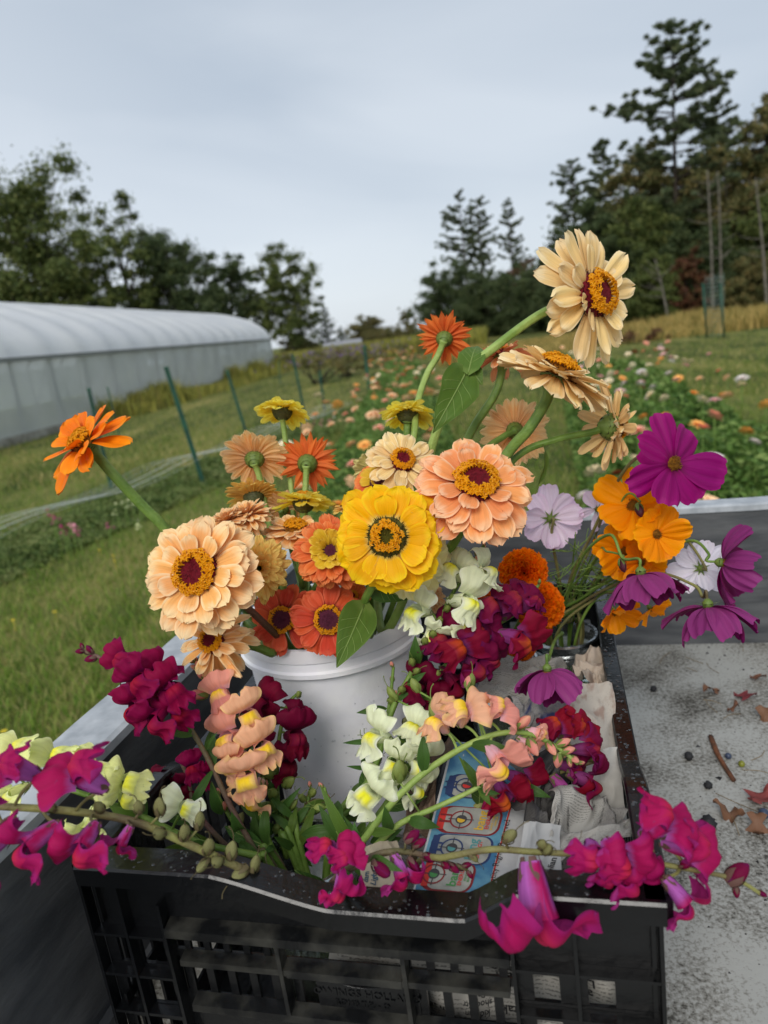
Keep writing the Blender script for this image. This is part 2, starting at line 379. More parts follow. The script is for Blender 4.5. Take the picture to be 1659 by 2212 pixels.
STY = {  # layers: count, elevation deg, length, width, height; petals styles
 'full': dict(rb=.24, layers=[(15, -8, 1.0, .40, 0), (14, 3, .95, .38, .03), (12, 14, .84, .36, .06), (7, 25, .68, .33, .09)], dr=.36),
 'open': dict(rb=.2, layers=[(12, 0, 1.0, .40, 0), (10, 12, .92, .36, .03), (5, 26, .66, .28, .06)], dr=.33),
 'long': dict(rb=.2, layers=[(14, -2, 1.0, .31, 0), (12, 9, .93, .30, .03), (7, 22, .70, .27, .05)], dr=.33),
 'loose': dict(rb=.15, layers=[(10, -4, 1.0, .46, 0), (7, 16, .86, .42, .04), (4, 46, .62, .36, .05)], dr=.25),
 'single': dict(rb=.26, layers=[(11, 0, .98, .46, 0), (8, 9, .88, .44, .03)], dr=.36),
 'wide': dict(rb=.26, layers=[(13, -5, 1.0, .50, 0), (12, 7, .90, .48, .03), (9, 18, .76, .44, .06)], dr=.36),
 'pompom': dict(rb=.18, layers=[(18, -48, .82, .30, -.12), (18, -28, .9, .30, -.06), (17, -8, .92, .30, 0), (16, 10, .86, .29, .05), (14, 26, .74, .27, .1), (12, 42, .58, .25, .15)], dr=.20),
 'double': dict(rb=.10, layers=[(18, -22, .95, .26, -.05), (18, -4, 1, .26, 0), (17, 14, .92, .25, .04), (15, 32, .8, .24, .1), (12, 50, .62, .22, .14), (9, 68, .5, .2, .18)], dr=.10),
 'back': dict(rb=.15, layers=[(20, 4, 1.0, .25, 0), (19, 13, .95, .25, .03), (16, 24, .8, .23, .05)], dr=.22),
 'backpoint': dict(rb=.15, layers=[(17, 6, 1.0, .25, 0), (16, 14, .98, .25, .03), (12, 24, .8, .23, .05)], dr=.22),
 'ragged': dict(rb=.14, layers=[(12, -18, 1.05, .27, 0), (12, 2, .9, .26, .02), (10, 26, .7, .24, .04), (6, 48, .5, .2, .05)], dr=.30),
}
def head(root, c, axis, R, style, color, pet='round', disc='red', seed=0, up=None, calyx='calyx', csize=.26, core=None, jit=1.0):
    r = random.Random(seed*77+3); st = STY[style]; H = T(c) @ frame(axis, up or Vector((0, 0, 1))) @ Rm(r.uniform(0, 6), 'Z')
    m = ZC[color]
    for li, (n, el, ln, wd, hz) in enumerate(st['layers']):
        off = r.uniform(0, 6); mm = ZC[core] if core and li >= len(st['layers'])-1 else m
        for i in range(n):
            if r.random() < .03*jit: continue
            a = off+2*math.pi*(i+r.uniform(-.22, .22)*jit)/n
            e = math.radians(el+r.uniform(-9, 9)*jit); l = (ln-st['rb']*.8)*R*r.uniform(.86, 1.08)
            me = petal_mesh(pet, mm, r.randrange(9))
            Mx = H @ Rm(a, 'Z') @ T(st['rb']*R*(1-.25*max(el, 0)/60), 0, hz*R) @ Rm(-e, 'Y') @ Rm(r.uniform(-.26, .26)*jit, 'X') @ S3(l, wd*R*r.uniform(.92, 1.1), l*r.uniform(.7, 1.15))
            put('petal', me, root, Mx)
    if core:
        for i in range(12):
            a = i*2.4; e = math.radians(52+r.uniform(-8, 14)); l = .27*R
            put('petal', petal_mesh('round', ZC[core], r.randrange(9)), root, H @ Rm(a, 'Z') @ T(.13*R, 0, .16*R) @ Rm(-e, 'Y') @ S3(l, .15*R, l), label='small golden inner petal')
    if style not in ('double',):
        dm, cm, fm = disc_meshes(disc); dr = st['dr']*R
        D = H @ T(0, 0, .04*R) @ S3(dr, dr, dr*1.0)
        d = put('disc', dm, root, D); put('chaff', cm, d, None)
        if not core: put('florets', fm, d, None)
    ce, ct = calyx_mesh(calyx); cs = csize*R
    k = put('calyx', ce, root, H @ T(0, 0, .02*R) @ S3(cs, cs, cs*1.15)); put('bract_edges', ct, k, None)
    return H @ Vector((0, 0, -cs*1.1))
def stem(root, pts, r0, r1, m, name='stem', n=8, flare=False):
    q = cr(pts, 7); k = len(q); rad = [r0+(r1-r0)*i/(k-1) for i in range(k)]
    if flare: rad[0] = r0*1.7; rad[1] = r0*1.3
    big = r0 > .0028
    V, F, uv = tube_geo(q, rad, 20 if big else n, True, .07 if big else 0); o = put(name, mk(name, V, F, m, True, uv), root)
    if big:
        mb = MB(); rh = random.Random(k)
        for i in range(420):
            j = rh.randrange(k-1); t = rh.random(); p = q[j].lerp(q[j+1], t)
            if (p-EYE).dot(FW) > .9: continue
            tn = (q[j+1]-q[j]).normalized(); d = (Matrix.Rotation(rh.uniform(0, 6.28), 3, tn) @ tn.orthogonal().normalized()); s0 = p+d*rad[j]*.98; w_ = tn*.00012
            mb.add([s0-w_, s0+w_, s0+(d+tn*rh.uniform(-.4, .4))*rh.uniform(.0007, .0015)], [(0, 1, 2)])
        if mb.V: put('hairs', mb.mesh('hairs', MT['stem_pale'], False), o)
    return o
def leaf(root, base, tip, nrm, wd, m, fold=.25, curl=.15, kind='ovate', name='leaf', wave=.02, side=0):
    base = Vector(base); tip = Vector(tip); L_ = (tip-base).length; x = (tip-base)/L_
    z = (nrm-x*nrm.dot(x)).normalized(); y = z.cross(x)
    def fn(u, v):
        s = 2*u-1
        if kind == 'ovate': w_ = (math.sin(math.pi*min(1, v**.62))**.85)*(1-v*.12) if v > 0 else .0
        else: w_ = math.sin(math.pi*v**.85)**.9 if 0 < v < 1 else 0
        w_ = max(w_, .03)*wd*.5
        back = -.10*L_*abs(s)**1.5*math.exp(-v*9) if kind == 'ovate' else 0
        ed = wave*L_*math.sin(v*17+s*2)*abs(s)
        return base+x*(v*L_+back)+y*(s*w_+side*wd*math.sin(v*3.1))+z*(curl*L_*math.sin(math.pi*v)+fold*abs(s)*w_+ed - .004*L_*0)
    V, F, uv = grid(fn, 8, 12); F = [f[::-1] for f in F]
    o = put(name, mk(name, V, F, m, True, uv), root)
    if wd < .012: return o
    mb = MB(); mr = wd*.022
    mb.tube([fn(.5, i/10)+z*.0001 for i in range(11)], [mr*(1-i/11)+.0002 for i in range(11)], 5)
    for k_ in (1, 2, 3, 4):
        for s_ in (-1, 1): mb.tube([fn(.5+s_*.42*t_/4, min(.98, .08+.15*k_+.20*t_/4))+z*.0001 for t_ in range(5)], mr*.3, 4)
    put('veins', mb.mesh('veins', MT['vein']), o, Matrix.Identity(4) if root is None else Matrix.Identity(4))
    return o
# ---------------------------------------------------------------- crate frame
A_ = math.radians(-14.46)
CR = T(-.2598, .4542, 0) @ Rm(A_, 'Z')             # local x along the front, y to the back
CW, CD, CZ, CB = .410, .545, 1.15, .912
def CP(u, v, z): return CR @ Vector((u, v, z))
BUCKET = P(708, 1318, .80); BTOP = BUCKET.z; BUCKET = Vector((BUCKET.x, BUCKET.y, 0)); BR = .1
BBOT = .925
def in_bucket(a, rr):   # a point at rim height, and its foot at the bottom
    x = BUCKET.x+math.cos(a)*rr; y = BUCKET.y+math.sin(a)*rr
    return Vector((x, y, BTOP)), Vector((BUCKET.x+math.cos(a+2.6)*rr*.45, BUCKET.y+math.sin(a+2.6)*rr*.45, BBOT+.02))
def zin(label, c, d, rpx, axis, style, color, pet='round', disc='red', mids=(), rim=None, sm='stem', sr=.0032, seed=0, calyx='calyx', csize=.26, core=None, group='zinnias standing in the white bucket', lv=(), jit=1.0):
    cw = P(c[0], c[1], d); R = 1.07*rpx*d/FPX; ax = DIRV(axis)
    a, rr = rim if rim else (rnd.uniform(0, 6.28), rnd.uniform(.02, .07))
    rp_, ft = in_bucket(a, rr)
    root = thing('zinnia', label, 'zinnia', ft, group)
    e = head(root, cw, ax, R, style, color, pet, disc, seed, None, calyx, csize, core, jit)
    pts = [e+ax*.004, e-ax*max(.012, R*.3)] if not mids else [e+ax*.004]
    pts += [P(*q) for q in mids]+[rp_, ft]
    stem(root, pts, sr, sr*1.05, MT[sm], flare=True)
    for q in lv: q(root)
    return root
toC = lambda k=(0, -.3, 1): DIRV(k)
def lf(b, t, wpx, k=(0, -.3, 1), m='leaf', kind='ovate', fold=.25, curl=.12, wave=.012, side=0):
    return lambda root: leaf(root, P(*b), P(*t), DIRV(k), wpx*b[2]/FPX, MT[m], fold, curl, kind, 'leaf', wave, side)
Z = zin
#PETALS_END
Z('large peach zinnia with gold ring centre at the far left front of the bucket', (432, 1240), .60, 126, (-.22, -.22, 1), 'full', 'peach', disc='red', mids=[(520, 1300, .64), (600, 1375, .70)], rim=(3.9, .075), sm='stem_brown', seed=1)
Z('bright orange zinnia alone on the long green stem leaning left over the lawn', (184, 958), .66, 108, (-.46, -.58, .68), 'loose', 'orange', disc='gold', mids=[(240, 1020, .66), (300, 1085, .67), (375, 1165, .68), (500, 1345, .72)], rim=(3.1, .085), sm='stem', sr=.0046, seed=2, csize=.2, jit=1.5)
Z('tall cream zinnia with crimson centre, topmost blossom against the dark trees', (1275, 640), .68, 136, (.62, -.05, .8), 'long', 'cream', disc='red', mids=[(1175, 675, .70), (1080, 742, .70), (1005, 808, .70), (950, 915, .70), (925, 1010, .71), (905, 1200, .72), (830, 1370, .74)], rim=(.6, .06), sm='stem_pale', sr=.0042, seed=3, csize=.2, pet='round',
  lv=[lf((1008, 802, .695), (935, 935, .66), 92, (.3, .0, 1), side=-.06, wave=.025), lf((1012, 805, .69), (1030, 748, .72), 62, (-.2, -.2, 1)), lf((1015, 800, .70), (1042, 832, .69), 40, (.2, .2, 1))])
Z('pale cream zinnia tilted up seen from the side, just below the tall one', (1200, 812), .66, 116, (.38, -.88, .30), 'full', 'cream', pet='round', disc='gold', mids=[(1178, 870, .665), (1140, 930, .67), (1098, 978, .68), (1000, 1120, .70)], rim=(.4, .07), sr=.0050, seed=4, csize=.25, jit=1.4)
Z('shaggy salmon zinnia half hidden behind the green diagonal stem', (1085, 772), .73, 68, (-.15, -.85, -.15), 'ragged', 'pinkpeach', disc='red', mids=[(1070, 850, .73), (1010, 950, .73), (960, 1120, .73)], rim=(.9, .05), sr=.0042, seed=5, jit=1.8)
Z('cream zinnia turned sideways to the right, stem curving in from the left', (1322, 922), .68, 88, (.96, .08, -.12), 'ragged', 'cream', disc='gold', mids=[(1285, 932, .68), (1200, 950, .68), (1115, 988, .69), (1010, 1110, .70)], rim=(.2, .06), sr=.0032, seed=6, csize=.3, jit=1.8,
  lv=[lf((1173, 958, .68), (1158, 1055, .67), 22, (.8, 0, .6), kind='lance')])
Z('peach zinnia seen from behind between two green stems right of centre', (1112, 930), .76, 67, (.12, -.15, -.95), 'back', 'backpeach', disc='gold', mids=[(1085, 945, .75), (1040, 985, .74), (980, 1120, .73)], rim=(.5, .05), seed=7, csize=.24)
Z('large pink peach zinnia right of the bright yellow one', (1025, 1052), .62, 126, (.06, -.58, .80), 'full', 'pinkpeach', disc='red', mids=[(1000, 1140, .66), (930, 1230, .70)], rim=(.3, .06), sm='stem', sr=.0042, seed=8)
Z('cream zinnia with gold ring above the yellow one in the middle', (868, 1000), .69, 76, (.16, -.5, .85), 'open', 'cream', disc='red', rim=(1.2, .04), seed=9)
Z('bright yellow zinnia facing forward above the bucket', (838, 1160), .60, 114, (-.12, -.08, 1), 'wide', 'yellow', disc='green', mids=[(805, 1262, .64), (786, 1310, .66), (800, 1372, .71)], rim=(5.2, .06), sm='stem', sr=.0036, seed=10,
  lv=[lf((786, 1308, .65), (727, 1442, .60), 84, (.1, -.1, 1), m='leaf', curl=.05, side=0), lf((800, 1270, .66), (880, 1296, .66), 66, (0, -.6, 1), m='leaf_dark')])
Z('pale yellow zinnia peeking out behind the bright yellow one', (882, 1208), .66, 88, (.05, -.05, 1), 'wide', 'pale', disc='green', rim=(5.8, .04), seed=11)
Z('rusty orange pompom zinnia with golden core beside the yellow one', (716, 1192), .65, 88, (-.12, -.28, .95), 'pompom', 'rust', pet='flat', disc='plum', rim=(4.4, .05), seed=12, core='core')
Z('small orange zinnia with golden core behind the cream and yellow ones', (820, 1045), .70, 56, (-.05, -.5, .85), 'wide', 'rust', disc='plum', rim=(1.8, .04), seed=13, core='core')
Z('coral red zinnia at the bucket rim, left one of the pair', (612, 1338), .70, 70, (-.1, -.15, 1), 'single', 'coral', disc='plum', rim=(3.7, .06), seed=14)
Z('coral red zinnia at the bucket rim, right one of the pair with crimson eye', (710, 1338), .665, 76, (.0, -.12, 1), 'single', 'coral', disc='plum', rim=(4.2, .07), seed=15)
Z('lemon yellow zinnia on a thin upright stem above the orange back view', (610, 888), .78, 53, (0, -.92, -.28), 'full', 'lemon', disc='gold', mids=[(615, 940, .78), (628, 1040, .775), (640, 1200, .77)], rim=(2.2, .05), sm='stem_pale', sr=.0030, seed=16, calyx='calyx_dark', csize=.36)
Z('lemon yellow zinnia under the orange back view, nearest the large green leaf', (881, 893), .75, 56, (.02, -.93, -.25), 'full', 'lemon', disc='gold', mids=[(880, 925, .75), (876, 990, .75), (850, 1180, .74)], rim=(1.1, .05), sm='stem', sr=.004, seed=17, calyx='calyx_dark', csize=.38)
Z('orange zinnia seen from behind, highest one left of the large green leaf', (960, 732), .76, 58, (.18, -.62, -.75), 'backpoint', 'backorange', pet='point', disc='gold', mids=[(945, 770, .76), (922, 810, .76), (900, 880, .75), (880, 1000, .74)], rim=(1.0, .06), sm='stem_pale', sr=.0034, seed=18, csize=.27)
Z('peach zinnia seen from behind with a mauve flush, left of the lemon stem', (550, 992), .76, 68, (-.1, -.62, -.72), 'back', 'backpeach', disc='gold', mids=[(560, 1030, .76), (575, 1100, .76), (620, 1300, .76)], rim=(2.6, .05), sm='stem_pale', seed=19, csize=.27)
Z('orange zinnia seen from behind right of the lemon stem', (664, 1002), .76, 62, (.02, -.35, -.92), 'backpoint', 'backorange', pet='point', disc='gold', mids=[(660, 1045, .755), (658, 1120, .755), (660, 1300, .76)], rim=(2.0, .05), sm='stem_pale', seed=20, csize=.3)
Z('golden zinnia seen from behind under the mauve flushed one', (548, 1074), .755, 56, (-.12, -.8, -.5), 'back', 'gold', disc='gold', rim=(2.9, .05), seed=21, calyx='calyx_dark', csize=.34)
Z('flat lemon zinnia seen edge on below the orange back view', (656, 1085), .73, 59, (0, -.96, -.12), 'full', 'lemon', pet='flat', disc='gold', mids=[(656, 1120, .73), (655, 1200, .735), (658, 1330, .74)], rim=(2.3, .04), sm='stem', sr=.004, seed=22, calyx='calyx_dark', csize=.36)
Z('ruffled peach zinnia behind the top edge of the largest peach one', (536, 1116), .69, 52, (-.3, -.7, .35), 'double', 'peach', rim=(3.2, .05), seed=23)
Z('flat peach zinnia with gold centre below the edge on lemon one', (638, 1146), .705, 64, (.03, -.9, .34), 'full', 'peach', pet='flat', disc='gold', mids=[(640, 1185, .71), (652, 1260, .72)], rim=(2.8, .03), seed=24)
Z('golden double zinnia tucked behind the right side of the largest peach one', (558, 1228), .66, 70, (.3, -.1, .85), 'double', 'gold', rim=(3.5, .05), seed=25)
Z('ragged peach zinnia with drooping petals under the largest peach one', (462, 1386), .64, 86, (-.25, -.35, .85), 'ragged', 'peach', pet='droop', disc='red', mids=[(545, 1395, .68), (590, 1410, .70)], rim=(3.6, .088), sm='stem', sr=.004, seed=26, jit=2.0)
Z('pale cream zinnia seen from behind left of the small orange one', (802, 1012), .73, 42, (-.4, -.3, -.8), 'back', 'pale', disc='gold', rim=(1.6, .05), seed=27)
Z('dull gold zinnia peeking out at the upper left of the bright yellow one', (748, 1095), .72, 32, (-.2, -.7, .1), 'wide', 'gold', disc='gold', rim=(1.9, .03), seed=28)
Z('small apricot double zinnia low behind the pale snapdragon', (930, 1288), .75, 34, (.2, -.5, .8), 'double', 'peach', rim=(.2, .08), seed=29)
Z('small orange zinnia low in the bucket behind the leaf', (762, 1290), .73, 34, (-.1, -.4, .9), 'wide', 'rust', disc='red', rim=(4.8, .02), seed=30)
Z('brownish peach zinnia seen from behind between the golden and edge on lemon ones', (612, 1100), .765, 42, (-.1, -.5, -.7), 'back', 'backpeach', disc='gold', rim=(2.5, .03), seed=31)
Z('peach double zinnia just behind the top of the largest peach one', (492, 1128), .68, 44, (-.3, -.7, .3), 'double', 'peach', rim=(3.3, .07), seed=32)
Z('peach zinnia mostly hidden between the bright yellow and the large pink peach one', (926, 1098), .70, 44, (.1, -.3, .9), 'full', 'peach', disc='red', rim=(.8, .02), seed=33)
# ---------------------------------------------------------------- snapdragons
SN = {
 'crimson': dict(tube=(110, 16, 74), lip=(148, 4, 68), edge=(134, 10, 76), back=(130, 16, 84), pal=(156, 10, 46), pb=(144, 4, 64), sep='sepal_plum'),
 'magenta': dict(tube=(182, 96, 178), lip=(178, 20, 92), edge=(168, 30, 112), back=(164, 50, 126), pal=(182, 34, 70), pb=(174, 18, 88), sep='sepal_plum'),
 'burgundy': dict(tube=(134, 56, 112), lip=(128, 14, 64), edge=(120, 22, 84), back=(140, 36, 98), pal=(160, 50, 44), pb=(138, 18, 56), sep='sepal_olive'),
 'scarlet': dict(tube=(156, 66, 134), lip=(142, 10, 42), edge=(150, 16, 62), back=(134, 22, 80), pal=(200, 84, 26), pb=(140, 16, 42), sep='sepal_olive'),
 'pink': dict(tube=(248, 192, 200), lip=(246, 164, 146), edge=(248, 184, 150), back=(246, 186, 172), pal=(252, 208, 50), pb=(248, 180, 140), sep='sepal'),
 'apricot': dict(tube=(248, 200, 200), lip=(249, 190, 150), edge=(250, 206, 140), back=(248, 198, 172), pal=(253, 212, 44), pb=(250, 204, 130), sep='sepal'),
 'white': dict(tube=(234, 240, 206), lip=(242, 246, 206), edge=(246, 248, 226), back=(236, 242, 206), pal=(246, 240, 50), pb=(242, 245, 190), sep='sepal'),
 'lemon': dict(tube=(238, 244, 180), lip=(245, 247, 166), edge=(247, 249, 186), back=(242, 246, 170), pal=(248, 242, 70), pb=(244, 246, 150), sep='sepal'),
 'wine': dict(tube=(104, 18, 56), lip=(118, 4, 46), edge=(108, 6, 46), back=(112, 16, 60), pal=(126, 16, 40), pb=(118, 4, 46), sep='sepal_olive'),
}
for k, c in SN.items():
    c['m'] = [petal_mat('snap_tube_'+k, c['sep'] and c['tube'], c['tube'], c['lip'], c['tube'], .25, .30, 18, .05, .6, rough=.65),
              petal_mat('snap_lip_'+k, c['tube'], c['lip'], c['edge'], c['back'], .34, .22, 12, .25, .8, rough=.68),
              petal_mat('snap_palate_'+k, c['pb'], c['pal'], c['pb'], c['pal'], .2, .12, 6, .30, .40, rough=.7)]
def snap_parts(key, var):
    k = ('snap', key, var)
    if k in _pc: return _pc[k]
    r = random.Random(hash_(k)); m = SN[key]['m']; nz = lambda a: mnoise.noise(Vector((a, var*7.3, .5)))
    op = r.uniform(.88, 1.12); r_lo = r.uniform(85, 125); wavy = r.uniform(.03, .06); p0 = r.uniform(0, 6)
    def ring(a, v):
        rx = .12+.11*v**.8; ry = .12+.07*v**.8; b = 1+.05*math.cos(a*5)
        return rx*math.cos(a)*b, ry*math.sin(a)*b
    def tube(u, v):
        a = u*2*math.pi; x, y = ring(a, v); return Vector((x, y+.02*math.sin(v*3), v*.58))
    V, F, uv = grid(tube, 18, 6); tb = mk('tube', V, F, m[0], True, uv)
    def prof(tab, v):
        k = v*(len(tab)-1); i = min(int(k), len(tab)-2); t = k-i
        p = [tab[max(0, min(len(tab)-1, j))] for j in (i-1, i, i+1, i+2)]
        return [.5*((2*p[1][c])+(p[2][c]-p[0][c])*t+(2*p[0][c]-5*p[1][c]+4*p[2][c]-p[3][c])*t*t+(-p[0][c]+3*p[1][c]-3*p[2][c]+p[3][c])*t**3) for c in range(3)]
    asym = r.uniform(-.12, .12); roll_ = r.uniform(-.10, .14); lw = r.uniform(.9, 1.12)
    UP = [(.15, .50, .22), (.23, .66, .33), (.34, .77, .45), (.50, .80, .54), (.64, .74+roll_, .53), (.70, .60+roll_*1.8, .36)]
    LO = [(.03, .48, .19), (.075, .64, .23), (.05, .78, .26), (-.05, .86, .275), (-.17, .83, .29), (-.29, .74, .34), (-.42, .69, .42), (-.53, .71, .44), (-.60, .78, .34)]
    def upf(u, v):
        s = 2*u-1; y, z, w_ = prof(UP, v); nt = math.exp(-(s/.16)**2)
        y -= nt*.13*v**4; z -= .26*s*s*(.4+.6*v)-.05*nt*v; y -= .12*abs(s)**3*v
        z += wavy*(math.sin(s*6.5+p0)+.5*math.sin(s*14+p0*2))*v**2*1.3
        q_ = mnoise.noise_vector(Vector((s*2.4, v*2.2, p0)))*.055*min(1, v*2); z += .028*math.sin(s*22+p0)*v**3
        return Vector((s*w_*lw+asym*v*.3+.02*math.sin(v*9+p0)*s+q_.x, (y+.045*math.sin(s*8+p0)*v**3+.02*math.sin(s*19+p0)*v**5)*op+q_.y, z+q_.z))
    def lof(u, v, off=0.):
        s = 2*u-1; y, z, w_ = prof(LO, v); bul = max(0, 1-abs(v-.36)/.36)
        lobe = .62+.38*abs(math.cos(1.5*math.pi*s))**.7
        if v > .55: y = -.17+(y+.17)*lobe; z = .83+(z-.83)*(.7+.3*lobe)
        z -= .20*s*s*(1-.35*v)+.055*math.exp(-(s/.17)**2)*bul
        y -= .05*s*s*bul; z += wavy*math.sin(s*9+p0*1.7)*max(0, v-.5)*2.6
        q_ = mnoise.noise_vector(Vector((s*2.2+9, v*2.4, p0)))*.045*min(1, v*2); y += .03*math.sin(s*17+p0)*max(0, v-.6)*2
        return Vector((s*w_*(1-.10*abs(s)*v)+asym*v*.2+q_.x, y+q_.y, z+off+q_.z))
    V, F, uv = grid(upf, 22, 14); up = mk('upper_lip', V, F, m[1], True, uv)
    V, F, uv = grid(lof, 24, 18); lo = mk('lower_lip', V, [f[::-1] for f in F], m[1], True, uv)
    V, F, uv = grid(lambda u, v: lof(.08+.84*u, .10+.46*v, .006), 18, 10); pl = mk('palate', V, [f[::-1] for f in F], m[2], True, [(q[0], q[1]*.9) for q in uv])
    V, F, uv = [], [], []
    mb = MB()
    for i in range(5):
        a0 = i*2*math.pi/5+.3
        def sp(u, v):
            s = 2*u-1; w_ = .34*(1-v**2.2)*math.sin(math.pi*(.25+.5*v)); a = a0+s*w_*1.5
            rr = .105+.05*v+.04*v*v; return Vector((rr*math.cos(a), rr*math.sin(a), -.05+v*.26))
        V, F, uv = grid(sp, 4, 5); mb.add(V, F, uv)
    cx = mb.mesh('sepals', MT[SN[key]['sep']])
    _pc[k] = (tb, up, lo, pl, cx); return _pc[k]
def near_on(pts, q):
    best = None
    for i in range(len(pts)-1):
        a, b = pts[i], pts[i+1]; d = b-a; t = max(0, min(1, (q-a).dot(d)/max(d.length_squared, 1e-12))); p = a+d*t
        if best is None or (p-q).length < best[0]: best = ((p-q).length, p, d.normalized())
    return best
def blossom(root, key, base, ax, up, size, var=None, slack=0):
    var = rnd.randrange(4) if var is None else var
    tb, ul, lo, pl, cx = snap_parts(key, var)
    Mx = T(base) @ frame(ax, up) @ Rm(rnd.uniform(-.15, .15), 'Z') @ S3(size*rnd.uniform(.92, 1.08), size, size)
    b = put('blossom', tb, root, Mx)
    put('upper_lip', ul, b); put('lower_lip', lo, b); put('palate', pl, b); put('sepals', cx, b)
    return b
_bud = {}
def bud_mesh(mk_, mp_, kind):
    k = (mk_, kind)
    if k in _bud: return _bud[k]
    r = random.Random(hash_(k))
    def body(u, v):
        a = u*2*math.pi; rr = .34*math.sin(math.pi*min(1, v*.92+.06))**.7*(1+.08*math.cos(3*a)); return Vector((rr*math.cos(a), rr*math.sin(a)*.85, v))
    V, F, uv = grid(body, 12, 8); bd = mk('bud', V, F, mp_, True, uv)
    mb = MB()
    for i in range(5):
        a0 = i*2*math.pi/5
        def sp(u, v):
            s = 2*u-1; a = a0+s*.55*(1-v**2); rr = .36*math.sin(math.pi*min(1, v*.6+.12))**.7+.03; return Vector((rr*math.cos(a), rr*math.sin(a)*.87, -.04+v*.62))
        V, F, uv = grid(sp, 4, 5); mb.add(V, F, uv)
    if kind == 'pod':
        mb.tube(cr([(0, 0, .95), (.05, .02, 1.3), (.2, .05, 1.6), (.4, .05, 1.75)], 4), [.03]*12+[.045], 5)
    _bud[k] = (bd, mb.mesh('sepals', mk_)); return _bud[k]
def bud(root, base, ax, size, sep, body, kind='bud', name='bud'):
    bd, sp = bud_mesh(MT[sep], body, kind)
    o = put(name, bd, root, T(base) @ frame(ax) @ Rm(rnd.uniform(0, 6), 'Z') @ S3(size*.9, size*.9, size)); put('sepals', sp, o); return o
JA = P(658, 1842, .60); JC = P(1216, 1368, .88); JD = P(1088, 1425, .82)
def snap(label, pts, blossoms, sm='stem', r0=.0014, r1=.003, buds=(), pods=(), leaves=(), tipbuds=0, tipc=('sepal', 'pod'), end=None, sscale=.96, nleaf=4, group='snapdragon stalks in the black crate'):
    """pts run from the tip to the base; blossoms = (colour, mouth px, py, depth offset, size px[, toward, up])"""
    W_ = [P(*q) for q in pts]
    if isinstance(end, tuple):
        J, foot = end; dv = Vector((W_[-1].x-J.x, W_[-1].y-J.y, 0)); dl = dv.length; dv.normalize()
        W_ = [q_ for q_ in W_ if (Vector((q_.x-J.x, q_.y-J.y, 0))).length > .03 or q_.z > J.z+.02]
        W_ += [Vector((J.x, J.y, J.z-.002))+dv*.03, Vector((J.x, J.y, .935))-dv*.02+Vector((math.cos(foot)*.008, math.sin(foot)*.008, 0))]
    elif end is not None: W_ += [Vector(e) for e in end]
    q = cr(W_, 8); root = thing('snapdragon', label, 'snapdragon', q[-1], group)
    k = len(q); V, F, uv = tube_geo(q, [r0+(r1-r0)*min(1, i/(k*.7)) for i in range(k)], 8)
    put('stem', mk('stem', V, F, MT[sm], True, uv), root)
    for b in blossoms:
        key, bx, by, bd, sz = b[:5]; tw = b[5] if len(b) > 5 else None
        up2 = b[6] if len(b) > 6 else None
        mouth = P(bx, by, bd); dist, p, tan = near_on(q, mouth); size = sz*bd/FPX*sscale
        ax = (mouth-p)
        ax = ax.normalized() if ax.length > .004 else -FW
        if tw is not None: ax = DIRV(tw)
        ax = (ax*1.0+(-tan)*.25).normalized()
        up = -tan if up2 is None else DIRV(up2)
        base = mouth-ax*size*.55
        if (base-p).length > .004 and up2 != 'loose':
            st_, F_, u_ = tube_geo(cr([p, p.lerp(base, .5)+up*.002, base], 4), .0011, 6); put('pedicel', mk('pedicel', st_, F_, MT[sm], True, u_), root)
        blossom(root, key, base, ax, up, size)
    for (bx, by, bd, sz, sep, body) in buds:
        c = P(bx, by, bd); dist, p, tan = near_on(q, c); ax = (c-p); ax = (ax.normalized() if ax.length > .002 else DIRV((0, -.3, 1)))-tan*.6
        size = sz*bd/FPX; ax.normalize(); base = c-ax*size*.4
        bud(root, base, ax, size, sep, MT[body] if body in MT else SN[body]['m'][1])
        if (base-p).length > .003: V, F, u_ = tube_geo([p, base], .0009, 5); put('pedicel', mk('pedicel', V, F, MT[sm], True, u_), root)
    for (bx, by, bd, sz, pm) in pods:
        c = P(bx, by, bd); dist, p, tan = near_on(q, c); ax = (c-p); ax = (ax.normalized() if ax.length > .002 else DIRV((0, -.3, 1)))-tan*.5
        size = sz*bd/FPX; ax.normalize(); base = c-ax*size*.4
        bud(root, base, ax, size, 'sepal' if pm == 'pod' else 'sepal_olive', MT[pm], 'pod', 'seed_pod')
        if (base-p).length > .003: V, F, u_ = tube_geo([p, base], .0009, 5); put('pedicel', mk('pedicel', V, F, MT[sm], True, u_), root)
    for i in range(tipbuds):
        t = i/max(1, tipbuds); idx = min(len(q)-2, int(t*8*1.2)); p = q[idx]; tan = (q[idx+1]-q[idx]).normalized()
        a = i*2.4; sd = (tan.orthogonal().normalized()); sd = Matrix.Rotation(a, 3, tan) @ sd
        size = (.006+.005*t); ax = (-tan*.9+sd*.7).normalized(); bud(root, p+sd*.001, ax, size, tipc[0], MT[tipc[1]] if tipc[1] in MT else SN[tipc[1]]['m'][1])
    for q_ in leaves: q_(root)
    rl = random.Random(hash_(label))
    for i in range(nleaf):
        idx = int(k*(.42+.40*(i+rl.random())/max(1, nleaf))); p = q[min(idx, k-2)]; tan = (q[min(idx+1, k-1)]-p).normalized()
        if p.z < 1.02: continue
        sd = Matrix.Rotation(i*2.4+rl.uniform(-.4, .4), 3, tan) @ tan.orthogonal().normalized(); d_ = (sd*.8-tan*.7+Vector((0, 0, .25))).normalized(); L_ = rl.uniform(.020, .040)
        leaf(root, p, p+d_*L_, -FW+Vector((0, 0, .6)), L_*rl.uniform(.22, .36), MT['leaf_dark' if rl.random() < .75 else 'leaf'], .3, rl.uniform(.0, .25), 'lance', 'leaf', .006)
    return root
